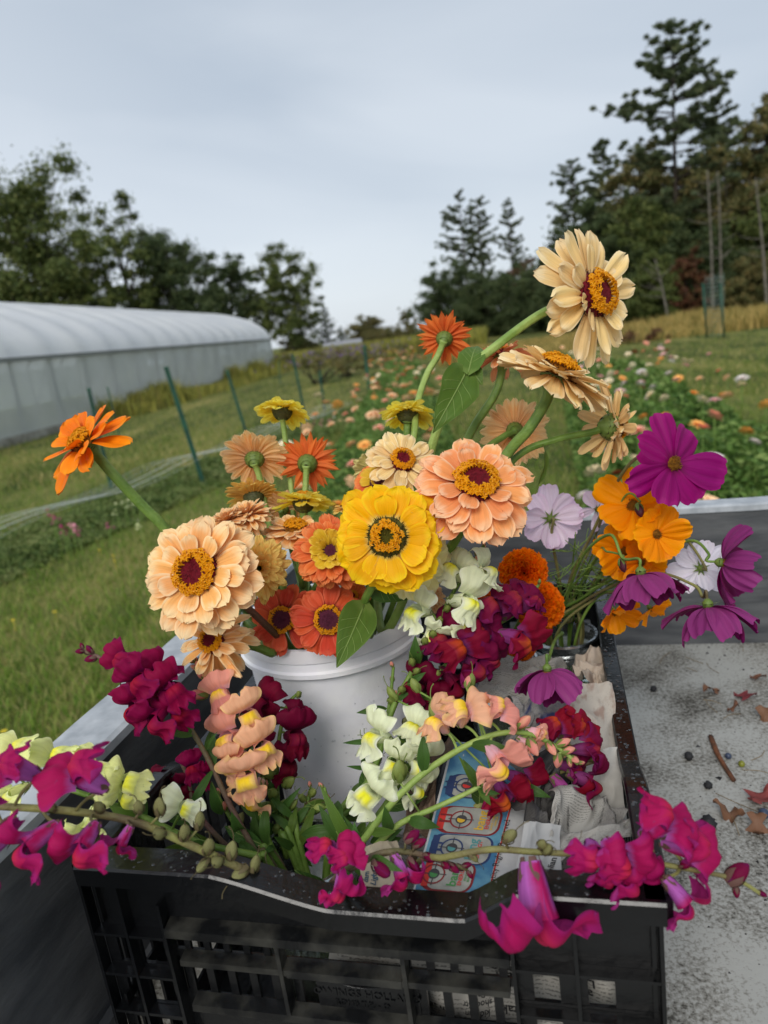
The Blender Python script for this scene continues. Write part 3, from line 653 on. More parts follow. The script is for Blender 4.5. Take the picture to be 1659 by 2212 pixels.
def jarfoot(J, a=0., rr=.02): return [(J.x+math.cos(a)*rr, J.y+math.sin(a)*rr, J.z-.005), (J.x-math.cos(a)*.02, J.y-math.sin(a)*.02, .935)]
def lance(b, t, w=14, k=(0, -.3, 1), m='leaf_dark'): return lf(b, t, w, k, m, 'lance', .35, .16, .004)
snap('crimson snapdragon stalk leaning left over the grey truck rail', [(178, 1404, .60), (215, 1420, .60), (262, 1442, .60), (330, 1490, .60), (400, 1560, .60), (450, 1640, .60), (500, 1745, .60), (560, 1850, .60)],
 [('crimson', 262, 1425, .585, 70, (-.35, -.25, .9)), ('crimson', 300, 1470, .57, 78, (-.1, .1, 1)), ('crimson', 345, 1450, .585, 76, (.35, -.5, .8)), ('crimson', 372, 1490, .575, 80, (.5, -.1, .85)), ('crimson', 290, 1530, .58, 82, (-.5, .45, .8)), ('crimson', 335, 1555, .565, 82, (-.1, .6, .8)), ('crimson', 385, 1535, .58, 70, (.4, .3, .7)), ('wine', 330, 1500, .60, 70, (-.1, .2, 1))],
 sm='stem_plum', sscale=1.12, r1=.0024, buds=[(250, 1398, .60, 34, 'sepal_plum', 'burgundy'), (362, 1570, .60, 44, 'sepal_plum', 'wine')], tipbuds=5, tipc=('sepal_plum', 'pod_dry'), end=(JA, 2.6),
 leaves=[lance((462, 1660, .60), (402, 1770, .585), 18), lance((470, 1660, .60), (540, 1655, .59), 14), lance((445, 1620, .60), (470, 1580, .59), 10)])
snap('peach and pink snapdragon stalk standing left of the bucket', [(420, 1428, .64), (445, 1465, .64), (485, 1540, .63), (530, 1640, .625), (565, 1760, .62), (600, 1850, .61)],
 [('pink', 475, 1500, .62, 82, (-.15, -.35, .9)), ('apricot', 535, 1545, .605, 86, (.4, 0, .9)), ('pink', 490, 1595, .61, 92, (-.4, .1, .9)), ('apricot', 568, 1615, .60, 86, (.5, .1, .85)), ('apricot', 500, 1650, .60, 82, (-.45, .4, .8)), ('apricot', 530, 1680, .59, 96, (.1, .3, .95)), ('apricot', 545, 1725, .61, 84, (-.2, .8, .5))],
 buds=[(432, 1500, .63, 40, 'sepal', 'pink')], tipbuds=6, tipc=('sepal', 'pod'), end=(JA, 1.5), leaves=[lance((480, 1760, .61), (455, 1690, .60), 24), lance((520, 1870, .61), (405, 1790, .60), 34, m='leaf')])
snap('wine red snapdragon stalk in front of the left side of the bucket', [(645, 1495, .67), (618, 1530, .67), (600, 1620, .66), (600, 1740, .65), (620, 1850, .63)],
 [('wine', 565, 1515, .66, 80, (-.4, -.5, .8)), ('wine', 640, 1590, .645, 88, (.5, .0, .85)), ('wine', 622, 1650, .65, 84, (.4, .5, .8)), ('wine', 640, 1545, .66, 60, (.5, -.6, .5)), ('wine', 578, 1560, .665, 70, (-.5, .1, .8))],
 pods=[(645, 1500, .67, 24, 'pod'), (582, 1672, .645, 36, 'pod'), (622, 1690, .645, 38, 'pod'), (590, 1715, .64, 38, 'pod'), (630, 1740, .64, 34, 'pod'), (570, 1755, .635, 36, 'pod'), (655, 1765, .64, 34, 'pod'), (600, 1790, .63, 36, 'pod'), (640, 1800, .635, 30, 'pod_dry')],
 leaves=[lance((625, 1790, .64), (672, 1735, .64), 20), lance((600, 1760, .64), (650, 1700, .635), 16), lance((560, 1730, .64), (530, 1690, .63), 20)], end=(JA, .6))
snap('pale lemon snapdragon stalk stretching left behind the magenta one', [(-60, 1640, .56), (60, 1680, .565), (180, 1715, .57), (300, 1760, .575), (430, 1820, .58), (560, 1850, .59)],
 [('lemon', 40, 1620, .54, 92, (-.1, -.6, .7)), ('lemon', 120, 1635, .55, 88, (.2, -.7, .6)), ('lemon', 205, 1665, .55, 90, (.2, -.5, .8)), ('lemon', 275, 1690, .55, 92, (.5, -.3, .8)), ('lemon', 20, 1720, .55, 80, (-.3, .3, .9)), ('lemon', 190, 1790, .56, 84, (.1, .8, .5)), ('lemon', 270, 1720, .56, 80, (.2, .4, .8)), ('white', 400, 1745, .555, 82, (.2, -.1, 1))],
 leaves=[lance((300, 1770, .57), (235, 1740, .56), 24, m='leaf'), lance((420, 1830, .575), (350, 1835, .57), 24, m='leaf')], end=(JA, 3.2))
snap('magenta snapdragon stalk lying over the crate rim, cut by the left edge', [(-120, 1735, .45), (0, 1742, .455), (150, 1752, .465), (290, 1775, .475), (410, 1825, .485), (520, 1875, .50), (625, 1918, .53)],
 [('magenta', 30, 1655, .44, 100, (-.5, -.6, .6)), ('magenta', 175, 1665, .44, 118, (-.3, -.75, .5)), ('magenta', 60, 1830, .43, 112, (-.5, .5, .75)), ('magenta', 175, 1835, .435, 104, (.1, .5, .85)), ('magenta', -40, 1850, .44, 110, (-.4, .5, .7)), ('magenta', 262, 1822, .46, 62, (-.2, .9, .3))],
 sm='stem_olive', sscale=1.12, nleaf=0, r0=.0022, r1=.0028, buds=[(15, 1790, .45, 60, 'sepal_plum', 'magenta')],
 pods=[(345, 1745, .475, 44, 'pod_dry'), (398, 1800, .48, 44, 'pod_dry'), (430, 1775, .485, 40, 'pod_dry'), (345, 1800, .475, 44, 'pod_dry'), (450, 1830, .487, 44, 'pod_dry'), (470, 1860, .487, 44, 'pod_dry'), (500, 1840, .495, 42, 'pod_dry'), (520, 1885, .50, 44, 'pod_dry'), (550, 1870, .505, 42, 'pod_dry'), (560, 1905, .51, 42, 'pod_dry'), (590, 1895, .52, 40, 'pod_dry'), (440, 1868, .482, 38, 'pod_dry'), (300, 1745, .47, 36, 'pod_dry'), (215, 1745, .465, 36, 'pod_dry'), (110, 1745, .46, 36, 'pod_dry')],
 end=[P(665, 1945, .57), CP(.17, .09, 1.0)])
snap('small crimson snapdragon deep in the crate left of the peach stalk', [(388, 1640, .64), (405, 1680, .64), (430, 1760, .63), (520, 1850, .62)],
 [('crimson', 415, 1660, .625, 64, (.1, -.3, .9)), ('crimson', 440, 1680, .625, 50, (.6, 0, .7)), ('wine', 345, 1700, .64, 70, (-.7, .2, .4)), ('wine', 400, 1700, .64, 54, (-.3, .4, .7))], sm='stem_plum', end=(JA, 2.9))
snap('short magenta snapdragon with a curled pink bud tip at the front centre of the crate', [(1010, 1878, .50), (960, 1862, .50), (890, 1842, .495), (830, 1842, .49), (770, 1868, .495), (720, 1905, .52)],
 [('magenta', 712, 1832, .475, 84, (-.35, -.75, .5)), ('magenta', 735, 1925, .47, 78, (-.15, .7, .6)), ('magenta', 868, 1895, .48, 88, (.15, .75, .55)), ('magenta', 745, 1850, .47, 70, (.1, -.4, .8))],
 sm='stem_plum', buds=[(822, 1875, .478, 56, 'sepal_plum', 'magenta'), (888, 1808, .49, 38, 'sepal_plum', 'burgundy'), (905, 1822, .49, 34, 'sepal_plum', 'burgundy'), (925, 1852, .49, 32, 'sepal_plum', 'burgundy'), (893, 1868, .487, 40, 'sepal_plum', 'burgundy'), (962, 1868, .495, 24, 'sepal_plum', 'pink')], tipbuds=4, tipc=('sepal_plum', 'pink'), end=[P(705, 1945, .58), CP(.16, .12, 1.0)])
snap('tall cream white snapdragon rising past the right side of the bucket', [(1046, 1180, .68), (1020, 1225, .68), (985, 1270, .68), (950, 1335, .675), (915, 1405, .67), (880, 1470, .665), (845, 1540, .66), (800, 1680, .65)],
 [('white', 980, 1230, .665, 84, (-.5, -.4, .8)), ('white', 1048, 1235, .665, 88, (.85, -.3, .4)), ('white', 1010, 1300, .65, 100, (.55, .15, .85)), ('white', 900, 1320, .66, 86, (-.7, .1, .75)), ('white', 935, 1370, .66, 74, (-.1, .7, .7)), ('white', 1000, 1340, .66, 76, (.5, .6, .6))],
 sm='stem', tipbuds=7, pods=[(965, 1315, .66, 24, 'pod'), (918, 1385, .655, 26, 'pod'), (935, 1370, .65, 26, 'pod'), (900, 1450, .65, 26, 'pod'), (868, 1490, .65, 28, 'pod'), (890, 1430, .65, 26, 'pod'), (950, 1340, .655, 24, 'pod'), (975, 1290, .66, 20, 'pod')],
 leaves=[lance((880, 1480, .65), (920, 1452, .64), 18), lance((836, 1530, .65), (770, 1540, .64), 18), lance((800, 1660, .64), (748, 1655, .63), 10), lance((815, 1600, .64), (740, 1605, .64), 12)], end=(JA, .1))
snap('cream white snapdragon with bright yellow throats in front of the bucket', [(950, 1520, .60), (915, 1580, .60), (870, 1680, .595), (810, 1770, .59), (740, 1870, .59)],
 [('white', 810, 1590, .58, 90, (-.75, -.1, .75)), ('white', 893, 1575, .585, 84, (-.05, -.7, .7)), ('white', 905, 1650, .58, 96, (.3, .3, .9)), ('white', 800, 1715, .57, 98, (-.6, .2, .85)), ('white', 900, 1700, .575, 80, (.5, .65, .6)), ('white', 850, 1650, .575, 80, (.0, .1, 1))],
 pods=[(868, 1668, .57, 52, 'pod'), (848, 1500, .60, 34, 'pod'), (898, 1482, .60, 32, 'pod')],
 leaves=[lance((770, 1840, .58), (690, 1692, .575), 24, m='leaf'), lance((790, 1830, .58), (740, 1760, .57), 20), lance((800, 1820, .58), (870, 1790, .57), 26), lance((775, 1860, .58), (860, 1850, .57), 24), lance((740, 1880, .58), (700, 1800, .57), 22), lance((760, 1870, .58), (835, 1900, .57), 22)], end=(JA, -.5))
snap('burgundy snapdragon stalk leaning right in the middle of the crate', [(1165, 1262, .70), (1120, 1320, .70), (1050, 1365, .69), (960, 1440, .68), (905, 1520, .67), (860, 1600, .66), (810, 1720, .65)],
 [('burgundy', 1065, 1310, .675, 84, (-.2, -.6, .8)), ('burgundy', 1110, 1300, .68, 84, (.2, -.7, .7)), ('burgundy', 1150, 1300, .68, 60, (.6, -.5, .5)), ('scarlet', 1125, 1385, .66, 92, (.55, .3, .85)), ('burgundy', 955, 1380, .66, 90, (-.5, -.4, .8)), ('scarlet', 990, 1400, .65, 98, (.1, -.2, 1)), ('burgundy', 1030, 1440, .66, 88, (.5, .5, .75)), ('burgundy', 1030, 1360, .67, 80, (.2, -.3, .9)), ('wine', 900, 1480, .66, 76, (-.5, -.2, .8)), ('wine', 985, 1480, .665, 84, (.4, .7, .6)), ('wine', 930, 1530, .665, 84, (.3, .4, .8)), ('burgundy', 1060, 1420, .67, 74, (.6, .3, .7))],
 sm='stem', sscale=1.08, tipbuds=4, tipc=('sepal_olive', 'pod'), pods=[(942, 1460, .66, 36, 'pod'), (880, 1560, .65, 38, 'pod_dry'), (900, 1500, .655, 30, 'pod')], end=(JA, .0))
snap('pink and yellow snapdragon stalk arching right over the newspaper', [(1248, 1650, .55), (1200, 1612, .55), (1130, 1583, .55), (1050, 1592, .55), (950, 1645, .555), (860, 1720, .56), (780, 1820, .57)],
 [('apricot', 945, 1560, .545, 84, (-.7, -.5, .6), (.2, -1, .2)), ('apricot', 1000, 1535, .535, 98, (-.2, -.7, .7), (.6, -.6, .3)), ('pink', 1075, 1530, .54, 80, (.5, -.7, .5)), ('pink', 1165, 1585, .55, 56, (.7, .1, .5)), ('pink', 1080, 1650, .53, 112, (.15, .55, .85), (.9, -.35, .3)), ('pink', 1140, 1610, .55, 50, (.6, .5, .5))],
 sm='stem_pale', buds=[(1240, 1640, .55, 26, 'sepal', 'pod'), (1225, 1622, .55, 30, 'sepal', 'pod'), (1205, 1640, .55, 32, 'sepal', 'pod'), (1215, 1605, .55, 32, 'sepal', 'pod'), (1190, 1615, .545, 34, 'sepal', 'pod'), (1150, 1612, .54, 40, 'sepal', 'pod'), (1128, 1562, .545, 42, 'sepal', 'pod'), (1010, 1475, .57, 26, 'sepal', 'pod')], tipbuds=3,
 leaves=[lance((1040, 1700, .55), (1000, 1640, .55), 16)], end=(JA, -.2))
snap('green snapdragon side stem with few leaves crossing the energy drink advert', [(1062, 1672, .56), (1030, 1702, .56), (940, 1745, .56), (860, 1782, .565), (790, 1845, .575)], [],
 sm='stem_pale', pods=[(940, 1540, .58, 44, 'pod'), (1018, 1472, .59, 30, 'pod'), (862, 1668, .555, 50, 'pod')],
 leaves=[lance((1030, 1700, .56), (990, 1632, .55), 16, m='leaf'), lance((1035, 1700, .56), (1060, 1740, .55), 18, m='leaf'), lance((1030, 1705, .56), (1080, 1715, .55), 14)], end=(JA, -.4))
snap('scarlet and purple snapdragon stalk at the right side of the crate', [(1300, 1640, .59), (1250, 1655, .59), (1170, 1680, .585), (1090, 1705, .58), (1000, 1760, .59)],
 [('scarlet', 1200, 1568, .575, 80, (-.1, -.8, .6)), ('scarlet', 1245, 1570, .58, 84, (.6, -.6, .5)), ('burgundy', 1275, 1620, .575, 76, (.85, -.1, .5)), ('burgundy', 1275, 1690, .57, 92, (.8, .4, .4)), ('scarlet', 1225, 1720, .565, 92, (.3, .8, .5)), ('scarlet', 1090, 1722, .56, 92, (.0, .5, .85)), ('scarlet', 1130, 1690, .57, 84, (.4, .2, .8)), ('burgundy', 1240, 1660, .58, 70, (.7, .1, .6))],
 sm='stem_olive', tipbuds=2, tipc=('sepal_olive', 'pod'), end=[P(900, 1800, .62), CP(.2, .2, .95)])
snap('magenta snapdragon stalk reaching across the crate front to the right edge', [(1650, 1935, .44), (1590, 1900, .44), (1500, 1880, .44), (1400, 1862, .445), (1290, 1848, .45), (1150, 1840, .46), (1060, 1835, .465), (960, 1852, .48), (905, 1862, .51)],
 [('magenta', 1285, 1850, .43, 100, (-.35, .0, .95)), ('magenta', 1345, 1860, .43, 104, (.0, .2, 1)), ('magenta', 1432, 1770, .43, 112, (.2, -.8, .5)), ('magenta', 1500, 1830, .43, 110, (.6, -.25, .8)), ('magenta', 1360, 1905, .44, 100, (.2, .6, .75)), ('magenta', 1478, 1950, .425, 92, (.4, .8, .4)), ('magenta', 1320, 1890, .44, 80, (-.3, .7, .6))],
 sm='stem_olive', sscale=1.12, nleaf=0, r0=.0012, r1=.0022, buds=[(1590, 1890, .44, 60, 'sepal_plum', 'burgundy'), (1590, 1925, .44, 26, 'sepal_plum', 'burgundy'), (1645, 1930, .44, 22, 'sepal_plum', 'burgundy'), (1478, 1868, .435, 30, 'sepal_plum', 'burgundy')],
 pods=[(1100, 1808, .455, 46, 'pod_dry'), (1182, 1835, .45, 40, 'pod_dry'), (1170, 1825, .45, 34, 'pod_dry'), (1245, 1825, .45, 26, 'pod_dry'), (1020, 1850, .47, 28, 'pod_dry')], end=[CP(.2, .12, 1.02)])
fb = thing('snapdragon_blossom', 'single fallen magenta snapdragon blossom hanging over the black crate rim', 'blossom', P(1140, 1850, .435))
blossom(fb, 'magenta', P(1145, 1860, .435), DIRV((.10, .88, .46)), DIRV((-.85, .2, .35)), .054, 2)

for i, (pts_, lb) in enumerate((([(560, 1640, .655), (585, 1720, .65), (620, 1820, .64)], 'leafy green snapdragon side shoot with seed pods left of the bucket'), ([(672, 1700, .66), (655, 1770, .65), (650, 1840, .63)], 'green snapdragon shoot pressed against the bucket front'), ([(455, 1690, .63), (500, 1770, .625), (560, 1850, .61)], 'broad leaved green shoot left of the front jar'), ([(850, 1440, .67), (840, 1530, .665), (815, 1640, .66), (780, 1760, .65)], 'pod covered green shoot right of the bucket'), ([(700, 1700, .61), (720, 1780, .60), (720, 1860, .60)], 'short leafy green shoot under the cream white blossoms'))):
    r_ = random.Random(i+3); pd = []
    for k_ in range(9 if i in (0, 1, 3) else 2):
        t_ = r_.random()*.8; a_ = P(*pts_[0]).lerp(P(*pts_[-1]), t_); x_ = pts_[0][0]+(pts_[-1][0]-pts_[0][0])*t_; y_ = pts_[0][1]+(pts_[-1][1]-pts_[0][1])*t_
        pd.append((x_+r_.uniform(-18, 18), y_+r_.uniform(-8, 8), pts_[0][2]-.006, r_.uniform(22, 34), 'pod' if r_.random() < .7 else 'pod_dry'))
    snap(lb, pts_, [], 'stem', pods=pd, tipbuds=3, nleaf=6, end=(JA, .3*i))
# ---------------------------------------------------------------- cosmos
CM = {
 'purple': petal_mat('cosmos_purple', (112, 6, 70), (146, 8, 106), (158, 22, 116), (188, 90, 170), .3, .28, 16, .3, .85),
 'plum': petal_mat('cosmos_plum', (96, 6, 56), (106, 8, 70), (118, 20, 86), (150, 60, 126), .22, .22, 12, .25, .85),
 'orange': petal_mat('cosmos_orange', (238, 120, 10), (255, 152, 0), (255, 166, 4), (255, 160, 20), .3, .1, 10, .2, .85),
 'lilac': petal_mat('cosmos_lilac', (246, 238, 240), (242, 222, 242), (228, 180, 228), (246, 228, 246), .3, .16, 12, .4, .8),
 'white': petal_mat('cosmos_white', (232, 236, 216), (244, 240, 248), (240, 226, 244), (238, 234, 244), .3, .12, 12, .3, .8)}
def cosmos_petal(key, var):
    k = ('cos', key, var)
    if k in _pc: return _pc[k]
    r = random.Random(hash_(k)); p0 = r.uniform(0, 6); dr = {'orange': -.05, 'plum': -.58}.get(key, .10)+r.uniform(-.06, .1)
    def fn(u, v):
        s = 2*u-1; wd = (.14+.86*math.sin(min(v/.75, 1)*math.pi/2)) if v < .75 else math.sqrt(max(.0, 1-((v-.75)/.42)**2))
        wd *= .5; tooth = .045*abs(math.sin(s*math.pi*1.5+p0*.1))*v**8
        x = v*(1-.10*s*s*v**3)+tooth
        z = -dr*v*v + .035*math.cos(s*9)*v*(1.2-v*.4) + .09*math.sin(s*2.6+p0)*v*v - .12*s*s*wd+.012*math.sin(s*24+p0)*v
        return Vector((x, s*wd, z))
    V, F, uv = grid(fn, 18, 10); F = [f[::-1] for f in F]; _pc[k] = mk('petal', V, F, CM[key], True, uv); return _pc[k]
MT['cos_disc'] = mat('cosmos_disc', (210, 140, 20), (70, 34, 12), 420, .7, bump=1, bscale=600, lo=.45, hi=.6)
MT['bud_plum'] = mat('bud_plum', (86, 26, 44), (60, 16, 30), 200, .5)
def cdisc():
    if 'cd' in _pc: return _pc['cd']
    r = random.Random(4); mb = MB()
    def dome(u, v):
        a = u*2*math.pi; q = v*math.pi/2; return Vector((math.sin(q)*math.cos(a), math.sin(q)*math.sin(a), math.cos(q)*.5))
    V, F, uv = grid(dome, 16, 5); mb.add(V, F, uv)
    for i in range(60):
        a = r.uniform(0, 6.283); rr = math.sqrt(r.random())*.95; p = Vector((rr*math.cos(a), rr*math.sin(a), math.sqrt(1-rr*rr)*.5)); n = (p+Vector((0, 0, .5))).normalized()
        V, F, uv = tube_geo([p, p+n*r.uniform(.2, .4)], [.05, .08], 5); mb.add(V, F, uv)
    _pc['cd'] = mb.mesh('disc', MT['cos_disc']); return _pc['cd']
def cosmos(label, key, c, d, rpx, axis, n=8, el=8, wd=.55, mids=(), droop=1, seed=0, sr=.0013, J=None, up=None, foot=0.):
    J = JC if J is None else J
    cw = P(c[0], c[1], d); R = rpx*d/FPX; ax = DIRV(axis); r = random.Random(seed+50)
    ft = jarfoot(J, foot, .025); root = thing('cosmos', label, 'cosmos', ft[1], 'cosmos stems in the jar at the back of the crate')
    H = T(cw) @ frame(ax) @ Rm(r.uniform(0, 6), 'Z')
    for i in range(n):
        a = 2*math.pi*(i+r.uniform(-.2, .2))/n; e = math.radians(el+r.uniform(-20, 20)); l = R*r.uniform(.80, 1.06)
        put('petal', cosmos_petal(key, r.randrange(4)), root, H @ Rm(a, 'Z') @ T(.07*R, 0, 0) @ Rm(-e, 'Y') @ Rm(r.uniform(-.3, .3), 'X') @ S3(l, wd*R*2*.62*r.uniform(.9, 1.1), l*droop))
    put('disc', cdisc(), root, H @ S3(.15*R, .15*R, .18*R))
    mb = MB()
    for i in range(8):
        a0 = i*math.pi/4
        def sp(u, v):
            s = 2*u-1; rr = .04+.3*v; return Vector((rr*math.cos(a0)-s*.05*(1-v)*math.sin(a0), rr*math.sin(a0)+s*.05*(1-v)*math.cos(a0), -.06-.05*v))
        V, F, uv = grid(sp, 2, 3); mb.add(V, F, uv)
    V, F, uv = tube_geo([(0, 0, -.2), (0, 0, -.12), (0, 0, .0)], [.05, .12, .12], 8); mb.add(V, F, uv)
    put('calyx', mb.mesh('calyx', MT['calyx']), root, H @ S3(R, R, R))
    e = H @ Vector((0, 0, -.18*R))
    pts = [e, e-ax*.008]+[P(*q) for q in mids]+[Vector(q) for q in ft]
    stem(root, pts, sr, sr*1.5, MT['stem_olive' if seed % 2 else 'stem'], n=6)
    return root
cosmos('bright purple cosmos facing forward, topmost at the right', 'purple', (1454, 1002), .66, 102, (.30, .05, .95), 7, 10, .62, [(1385, 985, .70), (1340, 1030, .72), (1280, 1150, .78), (1225, 1280, .84)], seed=1, sr=.0014)
cosmos('orange cosmos partly hidden behind the purple cosmos', 'orange', (1368, 1092), .72, 84, (-.45, -.25, .85), 6, 30, .7, [(1330, 1150, .75), (1250, 1270, .83)], seed=2, foot=1)
cosmos('orange cosmos with open cup facing forward right of the others', 'orange', (1418, 1154), .69, 66, (.25, .0, .95), 7, 22, .7, [(1370, 1150, .74), (1300, 1230, .80), (1245, 1320, .86)], seed=3, foot=2)
cosmos('orange cosmos low behind the fine green foliage', 'orange', (1350, 1190), .75, 66, (-.2, .2, .8), 7, 22, .7, [(1320, 1210, .78), (1250, 1310, .85)], seed=4, foot=3)
cosmos('orange cosmos between the cup and the plum one, mostly hidden', 'orange', (1385, 1215), .74, 56, (.1, .3, .7), 7, 22, .7, [(1330, 1210, .78), (1250, 1310, .85)], seed=14, foot=3.4)
cosmos('orange cosmos nodding at the end of the crate rim', 'orange', (1328, 1322), .74, 52, (.1, .55, .7), 6, 35, .7, [(1330, 1285, .77), (1290, 1290, .82)], seed=5, foot=4)
cosmos('orange cosmos peeking out under the plum cosmos at the right', 'orange', (1405, 1315), .73, 46, (.5, .7, .3), 5, 30, .6, [(1350, 1280, .76), (1290, 1290, .82)], seed=6, foot=5)
cosmos('lilac pink cosmos seen from behind in front of the grey truck wall', 'lilac', (1188, 1120), .80, 70, (-.05, -.12, -.95), 9, -2, .5, [(1192, 1160, .80), (1208, 1250, .83), (1220, 1340, .87)], seed=7, sr=.0015, foot=.5)
cosmos('dark plum cosmos nodding in the middle of the right group', 'plum', (1385, 1242), .66, 92, (.10, .92, .12), 9, 12, .56, [(1345, 1205, .69), (1318, 1155, .71), (1260, 1200, .76), (1222, 1300, .84)], seed=8, foot=1.5)
cosmos('white cosmos seen from behind at the far right', 'white', (1512, 1228), .74, 62, (.0, .1, -.95), 9, -6, .5, [(1495, 1180, .74), (1460, 1150, .74), (1390, 1190, .76), (1260, 1290, .84)], seed=9, foot=2.2)
cosmos('plum cosmos turned right beside the white one', 'plum', (1562, 1216), .68, 84, (.86, .12, .42), 9, 8, .5, [(1530, 1195, .69), (1490, 1168, .71), (1400, 1210, .74), (1260, 1290, .83)], seed=10, foot=2.8)
cosmos('plum cosmos nodding lowest at the far right above the bed floor', 'plum', (1530, 1312), .66, 94, (.1, .95, .08), 9, 8, .54, [(1518, 1290, .68), (1495, 1262, .70), (1400, 1240, .74), (1260, 1300, .83)], seed=11, foot=3.6)
cosmos('plum cosmos hanging upside down over the newspaper', 'plum', (1182, 1450), .62, 80, (.0, .95, .1), 8, 10, .58, [(1185, 1425, .64), (1198, 1385, .70), (1214, 1370, .80)], seed=12, foot=4.4)
cosmos('small lilac cosmos half hidden behind the orange ones', 'lilac', (1290, 1100), .79, 44, (-.3, -.2, -.8), 7, 8, .5, [(1285, 1160, .80), (1240, 1280, .85)], seed=13, foot=5.4)
for i, (x, y, d) in enumerate(((1342, 1222, .70), (1378, 1104, .70))):
    ft = jarfoot(JC, i*2+.8, .02); root = thing('cosmos_bud', ['round dark cosmos bud above the nodding plum flower', 'round dark cosmos bud under the purple cosmos'][i], 'flower bud', ft[1], 'cosmos buds')
    c = P(x, y, d); bud(root, c+Vector((0, 0, .007)), DIRV((.1, .7, .3)), .014, 'calyx', MT['bud_plum'])
    stem(root, [c+Vector((0, 0, .008)), P(x+4, y-22, d+.005), P(x-30, y-30, d+.02), P(1290, 1200, .78)]+[Vector(q) for q in ft], .0009, .0014, MT['stem'], n=6)
# feathery cosmos foliage
fr = thing('cosmos_foliage', 'fine feathery green cosmos foliage fanning out above the back jar', 'foliage', jarfoot(JC)[1])
for k in range(5):
    mb = MB(); r = random.Random(k+20)
    basep = P(1225+k*6, 1345, .88); tip = P(1200+k*42, 1130+abs(k-2)*30+r.uniform(0, 60), .80-k*.012)
    main = cr([basep, basep.lerp(tip, .5)+Vector((0, 0, .01)), tip], 8); mb.tube(main, .0010, 5)
    for i in range(5, len(main)-1, 3):
        for s in (-1, 1):
            dv = (RT*s*r.uniform(.5, 1)+DN*r.uniform(-.9, .3)-FW*r.uniform(-.5, .5)).normalized(); p = main[i]; e = p+dv*r.uniform(.025, .045)
            mb.tube(cr([p, p.lerp(e, .5)+Vector((0, 0, -.002)), e], 4), .0006, 4)
            for q in (.35, .65):
                p2 = p.lerp(e, q); d2 = (dv+RT*r.uniform(-.9, .9)+DN*r.uniform(-.9, .9)).normalized(); mb.tube([p2, p2+d2*r.uniform(.012, .022)], .0005, 4)
    put('frond', mb.mesh('frond', MT['stem']), fr)

# ---------------------------------------------------------------- marigolds
MG = petal_mat('marigold_orange', (244, 84, 0), (255, 112, 0), (255, 150, 20), (255, 116, 4), .4, .12, 8, .35, .7)
MG2 = petal_mat('marigold_light', (236, 90, 0), (255, 134, 8), (255, 156, 20), (252, 120, 10), .5, .12, 8, .35, .6)
def marigold(label, c, d, rpx, axis, m, seed, mids):
    r = random.Random(seed); cw = P(*c, d); R = rpx*d/FPX; ax = DIRV(axis); H = T(cw) @ frame(ax)
    ft = jarfoot(JD, seed, .02); root = thing('marigold', label, 'marigold', ft[1], 'orange marigolds')
    mb = MB()
    for i in range(260):
        t = (i+.5)/260; th = i*2.39996; el = math.radians(90-118*t**.9); L_ = R*r.uniform(.60, .78)
        pm = Rm(th, 'Z') @ Rm(-el, 'Y') @ T(R*.26, 0, 0) @ Rm(r.uniform(-1.2, 1.2) if t < .6 else r.uniform(-.6, .6), 'X') @ Rm(r.uniform(-.32, .32), 'Y') @ Rm(r.uniform(-.25, .25), 'Z')
        p0 = r.uniform(0, 6); ww = R*r.uniform(.34, .52)
        def fn(u, v):
            s = 2*u-1; w_ = ww*.5*(.25+.75*v**.8)
            return pm @ Vector((L_*v*(1-.10*s*s*v+.05*math.sin(s*9+p0)*v), s*w_, .10*R*math.sin(s*7+p0)*v*v+.05*R*math.sin(s*15+p0)*v**3-.05*R*v*v))
        V, F, uv = grid(fn, 9, 4); mb.add([H @ q for q in V], F, uv)
    put('petals', mb.mesh('petals', m), root)
    ce, ct = calyx_mesh('calyx'); put('calyx', ce, root, H @ T(0, 0, -.1*R) @ S3(.34*R, .34*R, .8*R))
    e = H @ Vector((0, 0, -.8*R)); stem(root, [e]+[P(*q) for q in mids]+[Vector(q) for q in ft], .002, .0022, MT['stem'])
marigold('vivid orange marigold ball, highest of the three above the truck wall', (1130, 1238), .80, 54, (0, -.8, .6), MG, 1, [(1125, 1330, .81)])
marigold('orange marigold with a darker centre at the right of the three', (1162, 1308), .77, 56, (.25, -.5, .85), MG2, 2, [(1140, 1390, .80)])
marigold('orange marigold left of the three, half hidden by burgundy snapdragons', (1066, 1305), .79, 42, (-.2, -.6, .8), MG, 3, [(1080, 1380, .81)])
marigold('low orange marigold glimpsed under the burgundy snapdragon', (1125, 1400), .80, 32, (.2, .2, .9), MG2, 4, [(1115, 1425, .82)])
#FLOWERS_END
# ---------------------------------------------------------------- bucket
def lathe(prof, n=64, center=(0, 0, 0), M_=None):
    V = []; F = []; k = len(prof)
    for j in range(k):
        for i in range(n):
            a = 2*math.pi*i/n; v = Vector((prof[j][0]*math.cos(a), prof[j][0]*math.sin(a), prof[j][1]))
            V.append(M_ @ v if M_ else v+Vector(center))
    for j in range(k-1):
        for i in range(n): F.append((j*n+i, j*n+(i+1) % n, (j+1)*n+(i+1) % n, (j+1)*n+i))
    return V, F
bk = thing('bucket', 'white plastic bucket full of zinnias standing in the crate', 'bucket', (BUCKET.x, BUCKET.y, BBOT))
MT['bucket'] = mat('bucket_plastic', (255, 255, 255), (246, 246, 252), 26, .36, .5, bump=.4, bscale=70, lo=.3, hi=.6)
MT['bucket'].node_tree.nodes['Principled BSDF'].inputs['Subsurface Weight'].default_value = .08
MT['bucket'].node_tree.nodes['Principled BSDF'].inputs['Subsurface Radius'].default_value = (.01, .01, .01)
hB = BTOP-BBOT; rt = BR; rbm = .079
def rw(z): return rbm+(rt-.003-rbm)*z/hB
